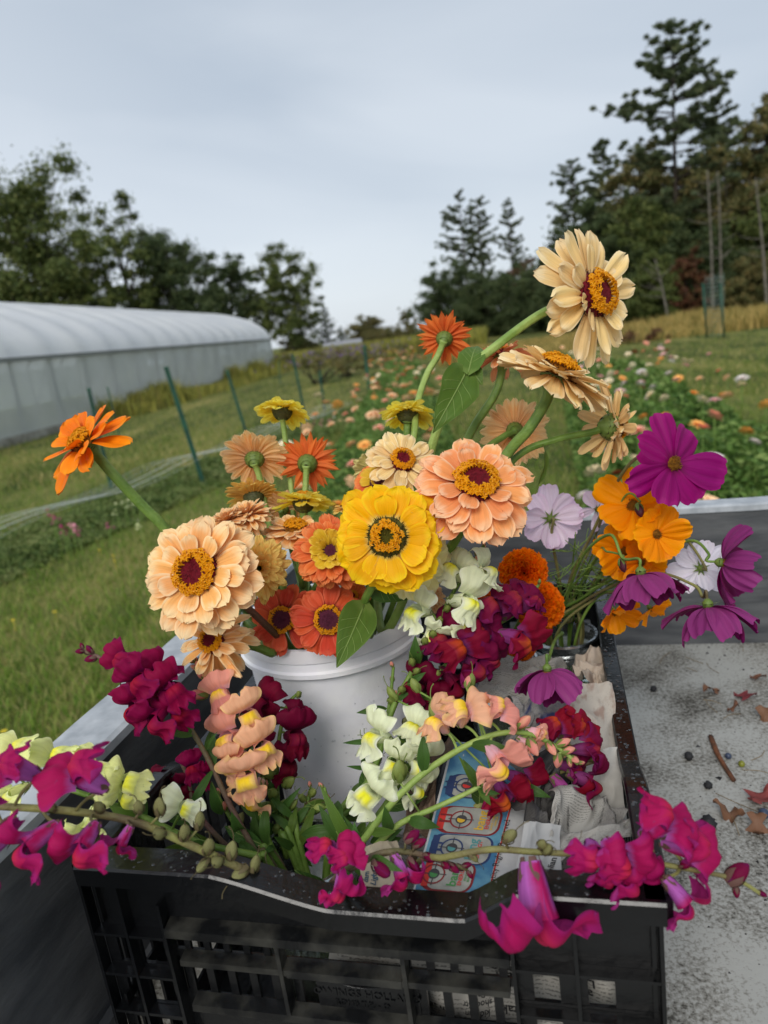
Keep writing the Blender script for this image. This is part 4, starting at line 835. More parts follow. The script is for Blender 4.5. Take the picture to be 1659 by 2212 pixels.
prof = [(0, .001), (rbm-.004, 0), (rbm, .004), (rw(hB*.5), hB*.5), (rw(hB-.035), hB-.035), (rw(hB-.033)+.0005, hB-.033), (rt+.0026, hB-.032), (rt+.0030, hB-.027), (rt+.0006, hB-.025), (rt+.0002, hB-.017), (rt+.0026, hB-.015), (rt+.0030, hB-.004), (rt+.002, hB-.001), (rt, hB), (rt-.0025, hB-.001), (rt-.003, hB-.006), (rw(hB*.5)-.003, hB*.5), (rbm-.003, .006), (0, .006)]
V, F = lathe(prof, 96, (BUCKET.x, BUCKET.y, BBOT)); bm_ = mk('wall', V, F, MT['bucket']); bm_.set_sharp_from_angle(angle=math.radians(24)); put('wall', bm_, bk)
MT['water'] = mat('bucket_water', (96, 104, 74), rough=.08, trans=.5)
V, F = lathe([(0, .12), (rw(.12)-.0035, .12)], 48, (BUCKET.x, BUCKET.y, BBOT)); put('water', mk('water', V, F, MT['water']), bk)
MT['drop'] = mat('water_drop', (235, 238, 240), rough=.03, trans=.95)
def droplet(mb, p, n, s):
    fx = n.orthogonal().normalized(); fy = n.cross(fx); V = [p+n*s*.45]; F = []
    for j, (rr, zz) in enumerate(((.6, .34), (1, 0))):
        for i in range(8):
            a = i*math.pi/4; V.append(p+(fx*math.cos(a)+fy*math.sin(a))*s*rr+n*s*zz)
    for i in range(8):
        F.append((0, 1+i, 1+(i+1) % 8)); F.append((1+i, 9+i, 9+(i+1) % 8, 1+(i+1) % 8))
    mb.add(V, F)
mb = MB(); r = random.Random(3)
for i in range(160):
    a = r.uniform(math.pi*1.05, math.pi*1.95); z = r.uniform(.02, hB-.05); n = Vector((math.cos(a), math.sin(a), 0))
    droplet(mb, Vector((BUCKET.x, BUCKET.y, BBOT+z))+n*(rw(z)+.0001), n, r.uniform(.0004, .0013))
put('water_drops', mb.mesh('water_drops', MT['drop']), bk)
# ---------------------------------------------------------------- jars
MT['glass'] = mat('jar_glass', (232, 240, 236), rough=.04, trans=.96, spec=.5)
MT['tin'] = mat('jar_band', (196, 200, 200), (150, 154, 154), 60, .25, .5, metal=1, bump=.3, bscale=200)
MT['jwater'] = mat('jar_water', (150, 160, 110), rough=.02, trans=.9)
def jar(label, J, rr, bottom):
    x, y = J.x, J.y; h = J.z-bottom; t = thing('glass_jar', label, 'jar', (x, y, bottom), 'glass canning jars in the crate')
    b = rr*1.06
    out = [(0, 0), (b*.85, .001), (b, .008), (b, h-.04), (b*.97, h-.03), (rr*.93, h-.022), (rr*.93, h-.001)]
    inn = [(rr*.93-.003, h-.001), (rr*.93-.003, h-.022), (b-.004, h-.04), (b-.004, .01), (b*.8, .005), (0, .005)]
    V, F = lathe(out+inn, 48, (x, y, bottom)); put('glass', mk('glass', V, F, MT['glass']), t)
    band = [(rr*.945, h-.022), (rr*1.02, h-.022), (rr*1.03, h-.019), (rr*1.0, h-.016), (rr*1.03, h-.013), (rr*1.0, h-.010), (rr*1.03, h-.007), (rr*1.02, h-.001), (rr*.97, h+.001), (rr*.9, h+.0008), (rr*.9, h-.0002)]
    V, F = lathe(band, 64, (x, y, bottom)); sb_ = mk('screw_band', V, F, MT['tin']); sb_.set_sharp_from_angle(angle=math.radians(40)); put('screw_band', sb_, t)
    V, F = lathe([(0, h*.72), (b-.0045, h*.72), (b-.0045, .012), (0, .0055)], 32, (x, y, bottom)); put('water', mk('water', V, F, MT['jwater']), t)
jar('glass canning jar with shiny screw band at the front left of the crate', JA, .0425, .93)
jar('glass canning jar holding the cosmos at the back right of the crate', JC, .043, .93)
jar('glass canning jar under the marigolds, wrapped in newspaper', JD, .040, .93)
# ---------------------------------------------------------------- crate
MT['crate'] = mat('crate_plastic', (6, 7, 8), (12, 13, 15), 12, .26, .45, bump=.35, bscale=90)
MT['crate_worn'] = mat('crate_worn', (9, 10, 11), (62, 61, 55), 40, .36, .45, bump=.4, bscale=120, lo=.42, hi=.75)
ct_ = thing('crate', 'wet black plastic bulb crate with slotted sides and raised corners', 'crate', CP(0, 0, CB))
def rimz_front(t, L_):
    a = max(0, min(1, (t-.109)/.085)); b = max(0, min(1, (L_-.088-t)/.036)); s = min(a, b); return -.0225*(s*.7+.3*s*s*(3-2*s))
def rimz_side(t, L_):
    d = min(t, L_-t); s = max(0, min(1, (d-.10)/.085)); return -.022*s*s*(3-2*s)
def side(M_, L_, name, front=False):
    global rimz
    fw = .020 if front else .0115
    rimz = rimz_front if front else rimz_side
    """M_ maps (along, outward-in, z) with the outside at y<0"""
    mb = MB(); n = 60; prof = [(-.004, -.014), (-.004, 0), (-.0025, .0018), (fw, .0018), (fw+.0015, 0), (fw+.0015, -.003), (.001, -.003), (.001, -.014)]
    V = []; F = []
    for i in range(n+1):
        t = L_*i/n; z0 = CZ+rimz(t, L_)
        for (a, b) in prof: V.append(M_ @ Vector((t, a, z0+b)))
    k = len(prof)
    for i in range(n):
        for j in range(k): F.append((i*k+j, i*k+(j+1) % k, (i+1)*k+(j+1) % k, (i+1)*k+j))
    F.append(tuple(range(k))); F.append(tuple(n*k+j for j in range(k-1, -1, -1)))
    mb.add(V, F); rim = put('rim', mb.mesh('rim', MT['crate'], False), ct_)
    w = MB(); H_ = CZ-.003
    # solid band below the rim follows the dip
    def band(zt, zb, a0, a1, y0, y1, follow=True):
        m_ = 30; V = []; F = []
        for i in range(m_+1):
            t = a0+(a1-a0)*i/m_; zz = (CZ+rimz(t, L_)-.0032) if follow else CZ+zt
            for (yy, z_) in ((y0, CZ+zb), (y0, zz), (y1, zz), (y1, CZ+zb)): V.append(M_ @ Vector((t, yy, z_)))
        for i in range(m_):
            for j in range(4): F.append((i*4+j, i*4+(j+1) % 4, (i+1)*4+(j+1) % 4, (i+1)*4+j))
        F.append((0, 1, 2, 3)); F.append((m_*4+3, m_*4+2, m_*4+1, m_*4))
        w.add(V, F)
    band(0, -.052, .002, L_-.002, .0065, .009)
    B = lambda a0, a1, z0, z1, y0=.0065, y1=.0092: w.box((a0, y0, CZ+z0), (a1, y1, CZ+z1), M_)
    bot = CB-CZ
    B(.002, L_-.002, bot, bot+.03)
    if front:
        rb = [MB(), MB()]; R_ = lambda a0, a1, z0, z1, y0=-.003, y1=.0064: rb[int((a0+a1)*.5 > .2)].box((a0, y0, CZ+z0), (a1, y1, CZ+z1), M_)
        for u in (.0005, .030, .062, .315, .355, .4065): R_(u-.0012, u+.0012, bot+.002, -.0145 if not .06 < u < .32 else -.028)
        for z in (-.059, -.096, -.132, -.168):
            for a0, a1 in ((.0018, .0286), (.0314, .0606), (.3164, .3536), (.3564, .4051)): R_(a0, a1, z-.0012, z+.0012, -.0025)
        # slabs between ledges, with slots
        def slotrow(a0, a1, z0, z1, sl, gap):
            x = a0
            while x < a1-1e-6:
                B(x, min(x+gap, a1), z0, z1); x += gap+sl
        # left & right cell panels
        for a0, a1 in ((.002, .062), (.315, .408)):
            for z1, z0 in ((-.052, -.066), (-.092, -.106), (-.130, -.146), (-.170, -.208)): B(a0, a1, z0, z1-.0002)
        for a0, a1 in ((.002, .062),):
            for z1, z0 in ((-.0662, -.0918), (-.1062, -.1298), (-.1462, -.1698)):
                for x in (a0, .022, .052): B(x, x+.010, z0, z1)
        for z1, z0 in ((-.0662, -.0918), (-.1062, -.1298), (-.1462, -.1698)):
            for x0, x1 in ((.315, .326), (.343, .361), (.378, .408)): B(x0, x1, z0, z1)
        # centre panel
        B(.062, .315, -.060, -.0522); B(.062, .315, -.082, -.0755); B(.062, .315, -.122, -.116); B(.062, .315, -.208, -.168)
        slotrow(.070, .150, -.0753, -.0602, .011, .005); slotrow(.238, .315, -.0753, -.0602, .011, .0055)
        slotrow(.066, .165, -.1158, -.0822, .0115, .006); slotrow(.246, .315, -.1158, -.0822, .0115, .006)
        B(.171, .2465, -.1158, -.0822, .0055, .009)
        B(.062, .315, -.1678, -.1222, .0065, .009)
        lg = MB()
        for (a0, a1, z, d_, h_) in ((.064, .313, -.051, .013, .0055), (.070, .154, -.0785, .008, .004), (.154, .238, -.0785, .010, .005), (.238, .311, -.0785, .008, .004), (.072, .311, -.119, .010, .005)):
            Vv = [(a0, .0064, z+h_), (a0, -d_*.35, z+h_*.55), (a0, -d_*.4, z-h_*.6), (a0, .0064, z-h_*.8)]
            V = [M_ @ Vector((x, y, CZ+zz)) for x in (a0, a1) for (_, y, zz) in Vv]
            lg.add(V, [(0, 4, 5, 1), (1, 5, 6, 2), (2, 6, 7, 3), (0, 1, 2, 3), (7, 6, 5, 4)])
        for u in (.150, .241): lg.box((u-.0015, -.004, CZ-.1155), (u+.0015, .0064, CZ-.054), M_)
        put('ledges', lg.mesh('ledges', MT['crate_worn'], False), ct_)
        for q_ in rb: put('ribs', q_.mesh('ribs', MT['crate'], False), ct_)
    else:
        x = .004
        while x < L_-.02:
            B(x, x+.014, bot+.0302, -.0522); x += .03
        B(.002, L_-.002, -.13, -.12, .0093, .0115)
    put('side_panel', w.mesh('side_panel', MT['crate'], False), ct_)
Mf = CR; Mr = CR @ T(CW, 0, 0) @ Rm(math.pi/2, 'Z'); Mb = CR @ T(CW, CD, 0) @ Rm(math.pi, 'Z'); Ml = CR @ T(0, CD, 0) @ Rm(-math.pi/2, 'Z')
side(Mf, CW, 'front', True); side(Mr, CD, 'r'); side(Mb, CW, 'b'); side(Ml, CD, 'l')
mb = MB(); mb.box((.004, .01, CB), (CW-.004, CD-.01, CB+.004), CR)
for i in range(12): mb.box((.01+i*.033, .012, CB+.0042), (.016+i*.033, CD-.012, CB+.009), CR)
put('base', mb.mesh('base', MT['crate'], False), ct_)
def text_mesh(body, size, m, ext=0, align='CENTER', bold=False):
    cu = bpy.data.curves.new('t', 'FONT'); cu.body = body; cu.size = size; cu.align_x = align; cu.align_y = 'CENTER'; cu.extrude = ext; cu.resolution_u = 2
    if bold: cu.offset = size*.018
    o = bpy.data.objects.new('t', cu); COL.objects.link(o)
    dg = bpy.context.evaluated_depsgraph_get(); me = bpy.data.meshes.new_from_object(o.evaluated_get(dg)); bpy.data.objects.remove(o)
    me.materials.clear(); me.materials.append(m); return me
Mtx = CR @ T(0, .0052, 0) @ Rm(math.pi/2, 'X')
for body, u, z, s in (('OWINGS HOLLAND', .208, -.1005, .0088), ('ROMB T.P. - O', .204, -.109, .0065)):
    put('embossed_lettering', text_mesh(body, s, MT['crate'], .0005), ct_, CR @ T(u, .0052, CZ+z) @ Rm(math.pi/2, 'X'))
mb = MB()
def ell(cx, cz, a, b): return [CP(cx+a*math.cos(t)*1.0, .0046, CZ+cz+b*math.sin(t)) for t in [i*2*math.pi/28 for i in range(29)]]
mb.tube(ell(.205, -.0895, .016, .0045), .0006, 5); mb.tube([CP(.205, .0046, CZ-.085), CP(.205, .0046, CZ-.094)], .0006, 5)
mb.tube([CP(.193, .0046, CZ-.0895), CP(.202, .0046, CZ-.0895)], .0005, 5); mb.tube([CP(.208, .0046, CZ-.0895), CP(.217, .0046, CZ-.0895)], .0005, 5)
put('embossed_emblem', mb.mesh('embossed_emblem', MT['crate']), ct_)
mb = MB(); r = random.Random(9)
for i in range(170):
    t = r.uniform(.01, CW-.01); y = r.uniform(-.001, .019); s = r.uniform(.0004, .0012)*(1 if r.random() < .85 else 1.6)
    droplet(mb, CP(t, y, CZ+rimz_front(t, CW)+.0019), Vector((0, 0, 1)), s)
for i in range(140):
    t = r.uniform(.01, CD-.01); y = r.uniform(-.001, .010)
    droplet(mb, Mr @ Vector((t, y, CZ+rimz_side(t, CD)+.0019)), Vector((0, 0, 1)), r.uniform(.0006, .002))
put('water_drops', mb.mesh('water_drops', MT['drop']), ct_)
#CRATE_END
# ---------------------------------------------------------------- newspapers
def news_mat(name, paper, ink, lines=58, dens=.5, blot=None, cols=2.0):
    m, n, l, b = newmat(name); b.inputs['Roughness'].default_value = .75; b.inputs['Specular IOR Level'].default_value = .25
    tc = n.new('ShaderNodeTexCoord'); sp = n.new('ShaderNodeSeparateXYZ'); l.new(tc.outputs['UV'], sp.inputs[0])
    def mth(op, a, bb=None, c=None):
        q = n.new('ShaderNodeMath'); q.operation = op
        for i, v in enumerate((a, bb, c)):
            if v is None: continue
            if isinstance(v, (int, float)): q.inputs[i].default_value = v
            else: l.new(v, q.inputs[i])
        return q.outputs[0]
    row = mth('MULTIPLY', sp.outputs[1], lines); fr_ = mth('FRACT', row); inl = mth('LESS_THAN', mth('ABSOLUTE', mth('SUBTRACT', fr_, .5)), .22)
    cx = n.new('ShaderNodeCombineXYZ'); l.new(mth('MULTIPLY', sp.outputs[0], lines*2.4), cx.inputs[0]); l.new(mth('MULTIPLY', mth('FLOOR', row), 3.7), cx.inputs[1])
    l.new(mth('MULTIPLY', fr_, 3.), cx.inputs[2])
    nz = n.new('ShaderNodeTexNoise'); nz.inputs['Scale'].default_value = 1; nz.inputs['Detail'].default_value = 2; l.new(cx.outputs[0], nz.inputs['Vector'])
    word = mth('GREATER_THAN', nz.outputs[0], dens)
    colf = mth('FRACT', mth('MULTIPLY', sp.outputs[0], cols)); col = mth('LESS_THAN', mth('ABSOLUTE', mth('SUBTRACT', colf, .5)), .44)
    nb = n.new('ShaderNodeTexNoise'); nb.inputs['Scale'].default_value = 2.2; l.new(tc.outputs['UV'], nb.inputs['Vector'])
    blk = mth('LESS_THAN', nb.outputs[0], .56)
    f = mth('MULTIPLY', mth('MULTIPLY', inl, word), mth('MULTIPLY', col, blk))
    mx = n.new('ShaderNodeMix'); mx.data_type = 'RGBA'; mx.inputs['A'].default_value = (*s2l(paper), 1); mx.inputs['B'].default_value = (*s2l(ink), 1)
    l.new(mth('MULTIPLY', f, .6), mx.inputs['Factor']); res = mx.outputs['Result']
    if blot:
        nb2 = n.new('ShaderNodeTexNoise'); nb2.inputs['Scale'].default_value = 3.5; nb2.inputs['Detail'].default_value = 6; l.new(tc.outputs['UV'], nb2.inputs['Vector'])
        rp = n.new('ShaderNodeMapRange'); rp.inputs[1].default_value = .5; rp.inputs[2].default_value = .62; l.new(nb2.outputs[0], rp.inputs[0])
        m2 = n.new('ShaderNodeMix'); m2.data_type = 'RGBA'; l.new(rp.outputs[0], m2.inputs['Factor']); l.new(res, m2.inputs['A']); m2.inputs['B'].default_value = (*s2l(blot), 1); res = m2.outputs['Result']
    l.new(res, b.inputs['Base Color']); return m
NP1 = news_mat('newsprint_grey', (160, 157, 150), (40, 40, 42)); NP2 = news_mat('newsprint_dark', (86, 84, 82), (30, 30, 32), blot=(40, 40, 44))
NP3 = news_mat('newsprint_photo', (180, 172, 160), (90, 80, 76), dens=.6, blot=(150, 130, 118)); NP5 = news_mat('newsprint_tan_wet', (176, 162, 146), (90, 80, 76), dens=.66, blot=(140, 122, 108)); NP4 = news_mat('newsprint_colour', (150, 146, 142), (50, 50, 80), blot=(60, 66, 110))
INK = mat('ink_black', (34, 34, 36), rough=.7)
def sheet(label, corners, m, amp=.008, seed=0, curl=0, fr=3.0, name='newspaper', n=44, stg=None):
    """corners TL,TR,BR,BL in world; crumple folds"""
    a, b, c, d = corners; nn = (b-a).cross(d-a).normalized(); r = random.Random(seed)
    if nn.dot(-FW) < 0: nn = -nn
    def fn(u, v):
        p = a.lerp(b, u).lerp(d.lerp(c, u), v)
        q = Vector((u*fr+seed*3.1, v*fr, seed*1.7))
        k = 1-2*abs(mnoise.noise(q)); k2 = 1-2*abs(mnoise.noise(q*2.3+Vector((5, 5, 5))))
        sh = mnoise.noise_vector(q*.8)*amp*1.2
        z = amp*(k*1.3+k2*.5-.8)
        if curl: z += curl*(v**4) ; p = p-(d-a)*curl*0
        return p+nn*z+sh
    V, F, uv = grid(fn, n, n); me = mk(name, V, F, m, True, uv)
    o = put(name, me, None); tag(o, label, 'newspaper', 'crumpled newspaper stuffed in the crate'); return o, fn, nn
def put_text(o, fn, nn, body, u, v, size, rot, m, name='printed_text', bold=False, asp=1.0, du=(1, 0)):
    me = text_mesh(body, size, m, 0, 'CENTER', bold); c_, s_ = math.cos(rot), math.sin(rot)
    p0 = fn(.5, .5); lu = (fn(.51, .5)-fn(.49, .5)).length/.02; lv = (fn(.5, .51)-fn(.5, .49)).length/.02
    if len(me.vertices) == 0: return
    for vt in me.vertices:
        x = vt.co.x*c_-vt.co.y*s_; y = vt.co.x*s_+vt.co.y*c_
        vt.co = fn(u+x/lu, v-y/lv)+nn*.0006
    put(name, me, o)
sheet('beige folded newspaper with brown photo print along the right crate wall', [P(1238, 1470, .69), P(1322, 1478, .70), P(1338, 1640, .62), P(1225, 1625, .62)], NP3, .004, 1, fr=1.5)
sheet('curled lower flap of plain newspaper at the right crate wall', [P(1225, 1625, .618), P(1337, 1625, .615), P(1352, 1790, .57), P(1240, 1745, .60)], news_mat('newsprint_plain', (176, 173, 166), (90, 90, 90), dens=.75), .006, 2, fr=1.6)
sheet('tan crumpled newspaper around the back right jar', [P(1252, 1420, .80), P(1322, 1390, .82), P(1330, 1480, .74), P(1236, 1475, .74)], NP5, .010, 3, fr=2.2)
o, fn, nn = sheet('crumpled newspaper with small black print at the lower right', [P(1196, 1712, .56), P(1330, 1715, .585), P(1352, 1838, .51), P(1185, 1850, .505)], NP1, .012, 5, fr=2.2)
for i, (t_, u, v) in enumerate((('than playing', .38, .42), ('son that ne', .36, .54), ('metheus', .3, .3), ('son, bit he mixed', .66, .26), ('Cera (fs scrambling', .74, .36), ('back ing Asian', .78, .48), ('2108', .5, .2))):
    put_text(o, fn, nn, t_, u, v, .0042, -1.0 if i < 3 else 1.1, INK)
sheet('dark crumpled newspaper between the advert and the right wall', [P(1110, 1640, .60), P(1225, 1650, .62), P(1215, 1800, .54), P(1120, 1830, .53)], NP2, .014, 7, fr=2.4)
sheet('bluish crumpled newspaper under the hanging plum cosmos', [P(1095, 1500, .70), P(1245, 1480, .72), P(1240, 1625, .65), P(1090, 1640, .65)], NP4, .014, 8, fr=2.8)
sheet('grey crumpled newspaper wrapped round the jar under the marigolds', [P(1040, 1425, .79), P(1240, 1432, .80), P(1240, 1510, .72), P(1040, 1520, .72)], NP1, .012, 9, fr=2.6)
sheet('brown edged newspaper left of the advert', [P(900, 1590, .66), P(985, 1600, .65), P(920, 1800, .57), P(870, 1800, .58)], news_mat('newsprint_brown', (120, 100, 84), (40, 34, 34), blot=(70, 50, 44)), .008, 10, fr=2.6)
sheet('grey newspaper lining the crate bottom', [CP(.15, .30, .96), CP(.39, .34, .97), CP(.39, .04, .96), CP(.15, .05, .95)], NP1, .02, 11, fr=4)
o, fn, nn = sheet('newspaper with upside down print pressed against the front slots', [CP(.17, .05, 1.09), CP(.395, .04, 1.095), CP(.395, .018, .93), CP(.17, .022, .93)], NP1, .006, 12, fr=3)
for i, (t_, u, v, s) in enumerate((('and\nLoca', .83, .30, .009), ('take', .60, .45, .009), ('ogte\n197', .60, .28, .009), ('adve', .42, .16, .009), ('Chri\nfrom', .13, .34, .008), ('kids fun\nshool Str\nPasta', .5, .42, .006), ('at us', .36, .44, .008))):
    put_text(o, fn, nn, t_, u, v, s, 0 if i in (2, 3, 4, 6) else math.pi, INK, bold=True)
o, fn, nn = sheet('strip of newspaper with appliance advert lettering at the front rim', [P(1128, 1775, .525), P(1215, 1790, .53), P(1205, 1950, .48), P(1090, 1950, .48)], news_mat('newsprint_pale', (170, 170, 168), (90, 90, 90), dens=.8), .003, 13, fr=1.5)
put_text(o, fn, nn, 're, Applian', .72, .62, .0062, 1.25, INK, bold=True)
o, fn, nn = sheet('scrap of tan newspaper with blue lettering beside the front jar', [P(770, 1830, .56), P(860, 1820, .57), P(890, 1950, .51), P(790, 1950, .51)], news_mat('newsprint_tan', (186, 172, 150), (90, 90, 90), dens=.8), .003, 14, fr=1.5)
put_text(o, fn, nn, 'dam\nLight', .2, .6, .007, 1.35, mat('ink_blue', (60, 90, 110)), bold=True)
# the advert sheet
ADV = mat('advert_paper', (196, 196, 194), (176, 178, 180), 60, .55)
o, fn, nn = sheet('colour newspaper advert with four energy drink cans on light blue', [P(975, 1600, .655), P(1200, 1625, .655), P(1118, 1955, .500), P(885, 1945, .502)], ADV, .0018, 15, fr=1.2, n=30)
lu = (fn(1, .5)-fn(0, .5)).length; lv = (fn(.5, 1)-fn(.5, 0)).length
def patch(name, poly, m, off):
    """poly in (a,b) metres from the sheet's top left; fan-filled through a fine outline"""
    c = (sum(p[0] for p in poly)/len(poly), sum(p[1] for p in poly)/len(poly))
    V = []; F = []; rings = 5; k = len(poly)
    for j in range(rings+1):
        for p in poly: q = (c[0]+(p[0]-c[0])*j/rings, c[1]+(p[1]-c[1])*j/rings); V.append(fn(q[0]/lu, q[1]/lv)+nn*off)
    for j in range(rings):
        for i in range(k): F.append((j*k+i, j*k+(i+1) % k, (j+1)*k+(i+1) % k, (j+1)*k+i))
    return put(name, mk(name, V, F, m, True), o)
def rrect(x0, y0, x1, y1, rr, n=5):
    out = []
    for (cx, cy, a0) in ((x1-rr, y0+rr, -90), (x1-rr, y1-rr, 0), (x0+rr, y1-rr, 90), (x0+rr, y0+rr, 180)):
        for i in range(n+1): a = math.radians(a0+90*i/n); out.append((cx+rr*math.cos(a), cy+rr*math.sin(a)))
    res = []
    for i in range(len(out)):
        a, b = out[i], out[(i+1) % len(out)]; d = math.hypot(a[0]-b[0], a[1]-b[1]); m_ = max(1, int(d/.006))
        for j in range(m_): res.append((a[0]+(b[0]-a[0])*j/m_, a[1]+(b[1]-a[1])*j/m_))
    return res
def circ(cx, cy, r_, n=24, a0=0, a1=360): return [(cx+r_*math.cos(math.radians(a0+(a1-a0)*i/n)), cy+r_*math.sin(math.radians(a0+(a1-a0)*i/n))) for i in range(n)]
def ringp(name, cx, cy, r0, r1, m, off, n=32):
    V = []; F = []
    for i in range(n):
        a = 2*math.pi*i/n
        for r_ in (r0, r1): V.append(fn((cx+r_*math.cos(a))/lu, (cy+r_*math.sin(a))/lv)+nn*off)
    for i in range(n): j = (i+1) % n; F.append((2*i, 2*i+1, 2*j+1, 2*j))
    return put(name, mk(name, V, F, m), o)
CYAN = mat('print_cyan', (104, 156, 176), (62, 112, 148), 45, .5, lo=.4, hi=.6); SILV = mat('print_silver', (168, 168, 160), (134, 136, 132), 60, .5)
RED = mat('print_red', (196, 52, 46), rough=.6); DKRED = mat('print_dark_red', (126, 36, 40), rough=.6); NAVY = mat('print_navy', (44, 60, 100), rough=.6); GRN = mat('print_green', (70, 130, 74), rough=.6); YEL = mat('print_yellow', (206, 166, 52), rough=.6); CHAR = mat('print_charcoal', (64, 64, 66), rough=.6); TEAL = mat('print_teal', (80, 140, 140), rough=.6)
AW = lu*.60
def tolocal(px, py):   # where a point of the advert lies on the sheet (least squares over a grid)
    best = None
    for i in range(0, 61):
        for j in range(0, 61):
            q = fn(i/60, j/60)-EYE; z = q.dot(FW); x = 829.5+q.dot(RT)/z*FPX; y = 1106+q.dot(DN)/z*FPX; e = (x-px)**2+(y-py)**2
            if best is None or e < best[0]: best = (e, i/60*lu, j/60*lv)
    return best[1], best[2]
bgp = rrect(lu*.02, .001, lu*.70, lv-.001, .002); patch('print_background', bgp, CYAN, .00025)
patch('print_red_line', rrect(lu*.705, .002, lu*.72, lv-.002, .0005), RED, .0003)
for i, (ex, ey, ring_c, eye_c, words, tc_) in enumerate((((1011), 1697, NAVY, RED, '', NAVY), (999, 1774, DKRED, YEL, 'BLACK CHERRY\nVANILLA', YEL), (979, 1833, NAVY, TEAL, 'BLUE\nRAZZ', TEAL), (941, 1891, DKRED, GRN, 'PEACH\nMANGO', GRN))):
    a, b = tolocal(ex, ey); hh = lv*.082; cw_ = lu*.33
    patch('printed_can', rrect(max(a-cw_*.85, lu*.05), b-hh, a+cw_*1.15, b+hh, .009), ring_c if i != 0 else NAVY, .0005)
    patch('printed_can_label', rrect(max(a-cw_*.75, lu*.10), b-hh*.92, a+cw_*1.08, b+hh*.92, .008), SILV, .0008)
    patch('printed_can_flash', rrect(max(a-cw_*.85, lu*.05)+.0005, b-hh*.8, max(a-cw_*.85, lu*.05)+.006, b+hh*.8, .001), RED if i % 2 else NAVY, .0011)
    R_ = .0092; ea = a-.001
    ringp('printed_emblem', ea, b, R_*.86, R_*1.0, ring_c, .0012); ringp('printed_emblem', ea, b, R_*.36, R_*.5, CHAR, .0012)
    patch('printed_emblem', circ(ea, b, R_*.36), eye_c, .0012)
    patch('printed_emblem', circ(ea, b, R_*.36, 12, 200, 380), CHAR, .0014)
    for q in range(4):
        aa = math.pi/2*q; c_, s_ = math.cos(aa), math.sin(aa)
        patch('printed_emblem', [(ea+c_*r1-s_*t, b+s_*r1+c_*t) for (r1, t) in ((R_*.5, -.0004), (R_*1.12, -.0004), (R_*1.12, .0004), (R_*.5, .0004))], CHAR, .0013)
    patch('printed_emblem', [(ea-R_*1.9, b+R_*.2), (ea-R_*.85, b+R_*.2), (ea-R_*.85, b+R_*.45), (ea-R_*1.9, b+R_*.45)], ring_c, .0013)
    patch('printed_emblem', [(ea-R_*1.9, b-R_*.5), (ea-R_*.9, b-R_*.5), (ea-R_*.9, b-R_*.3), (ea-R_*1.9, b-R_*.3)], ring_c, .0013)
    for (t_, off, s, col) in (('bang', .0165, .0108, tc_ if i != 1 else YEL), ('ENERGY', .0225, .0046, RED), (words, .0275, .0026, tc_)):
        if t_: 
            me = text_mesh(t_, s, col, 0, 'CENTER', True)
            for vt in me.vertices: x, y = vt.co.x, vt.co.y; vt.co = fn((ea+off-y)/lu, (b-x)/lv)+nn*.0015
            put('printed_text', me, o)
a, b = tolocal(1064, 1890)
me = text_mesh('4   Quantity Rights Reserved', .0072, INK, 0, 'CENTER')
for vt in me.vertices: x, y = vt.co.x, vt.co.y; vt.co = fn((a-y)/lu, (b-.012-x)/lv)+nn*.0015
put('printed_text', me, o)
#NEWS_END
# ---------------------------------------------------------------- truck bed
MT['bed_in'] = mat('bed_paint_dark', (92, 93, 94), (62, 64, 67), 11, .45, .5, bump=.4, bscale=60, stretch=(1, 1, 4))
MT['rail'] = mat('bed_rail_wet', (184, 188, 192), (150, 155, 160), 40, .38, .5, bump=.3, bscale=60)
m, n, l, b = newmat('bed_floor_speckled'); b.inputs['Roughness'].default_value = .55
tcn = n.new('ShaderNodeTexCoord'); n1 = n.new('ShaderNodeTexNoise'); n1.inputs['Scale'].default_value = 230; n1.inputs['Detail'].default_value = 6; n1.inputs['Roughness'].default_value = .7
n2 = n.new('ShaderNodeTexNoise'); n2.inputs['Scale'].default_value = 9; n2.inputs['Detail'].default_value = 4
l.new(tcn.outputs['Object'], n1.inputs['Vector']); l.new(tcn.outputs['Object'], n2.inputs['Vector'])
ma = n.new('ShaderNodeMath'); ma.operation = 'MULTIPLY_ADD'; l.new(n2.outputs[0], ma.inputs[0]); ma.inputs[1].default_value = .75; l.new(n1.outputs[0], ma.inputs[2])
rp = n.new('ShaderNodeValToRGB'); e = rp.color_ramp.elements; e[0].position = .68; e[0].color = (*s2l((60, 56, 48)), 1); e[1].position = .95; e[1].color = (*s2l((164, 163, 157)), 1)
q = e.new(.79); q.color = (*s2l((124, 121, 113)), 1)
l.new(ma.outputs[0], rp.inputs[0]); l.new(rp.outputs[0], b.inputs['Base Color']); bp = n.new('ShaderNodeBump'); bp.inputs['Strength'].default_value = .5; bp.inputs['Distance'].default_value = .001; l.new(n1.outputs[0], bp.inputs['Height']); l.new(bp.outputs[0], b.inputs['Normal'])
MT['bed_floor'] = m
tb = thing('truck_bed', 'grey open truck bed with low walls and speckled metal floor', 'truck bed', (0, .5, .75))
BY = math.radians(-14.6)
BQ = T(.393, 1.164, 0) @ Rm(BY, 'Z')     # x along the back wall, y away
xl = (BQ.inverted() @ Vector((-.23, .864, 0))).x; BH = 1.158; FL_ = .908
mb = MB(); mb.box((xl, -1.6, FL_-.03), (1.5, 0, FL_), BQ); put('floor', mb.mesh('floor', MT['bed_floor'], False), tb)
def rbox(mb, a, b, M_, bev=.006):
    bm_ = (a, b)
    x0, y0, z0 = a; x1, y1, z1 = b
    mb.box((x0, y0+bev, z0), (x1, y1-bev, z1), M_)
mb = MB(); mb.box((xl-.006, .0, FL_-.2), (1.5, .035, BH-.012), BQ); mb.box((xl, -.0035, FL_+.12), (1.5, -.0005, FL_+.135), BQ); put('front_wall', mb.mesh('front_wall', MT['bed_in'], False), tb)
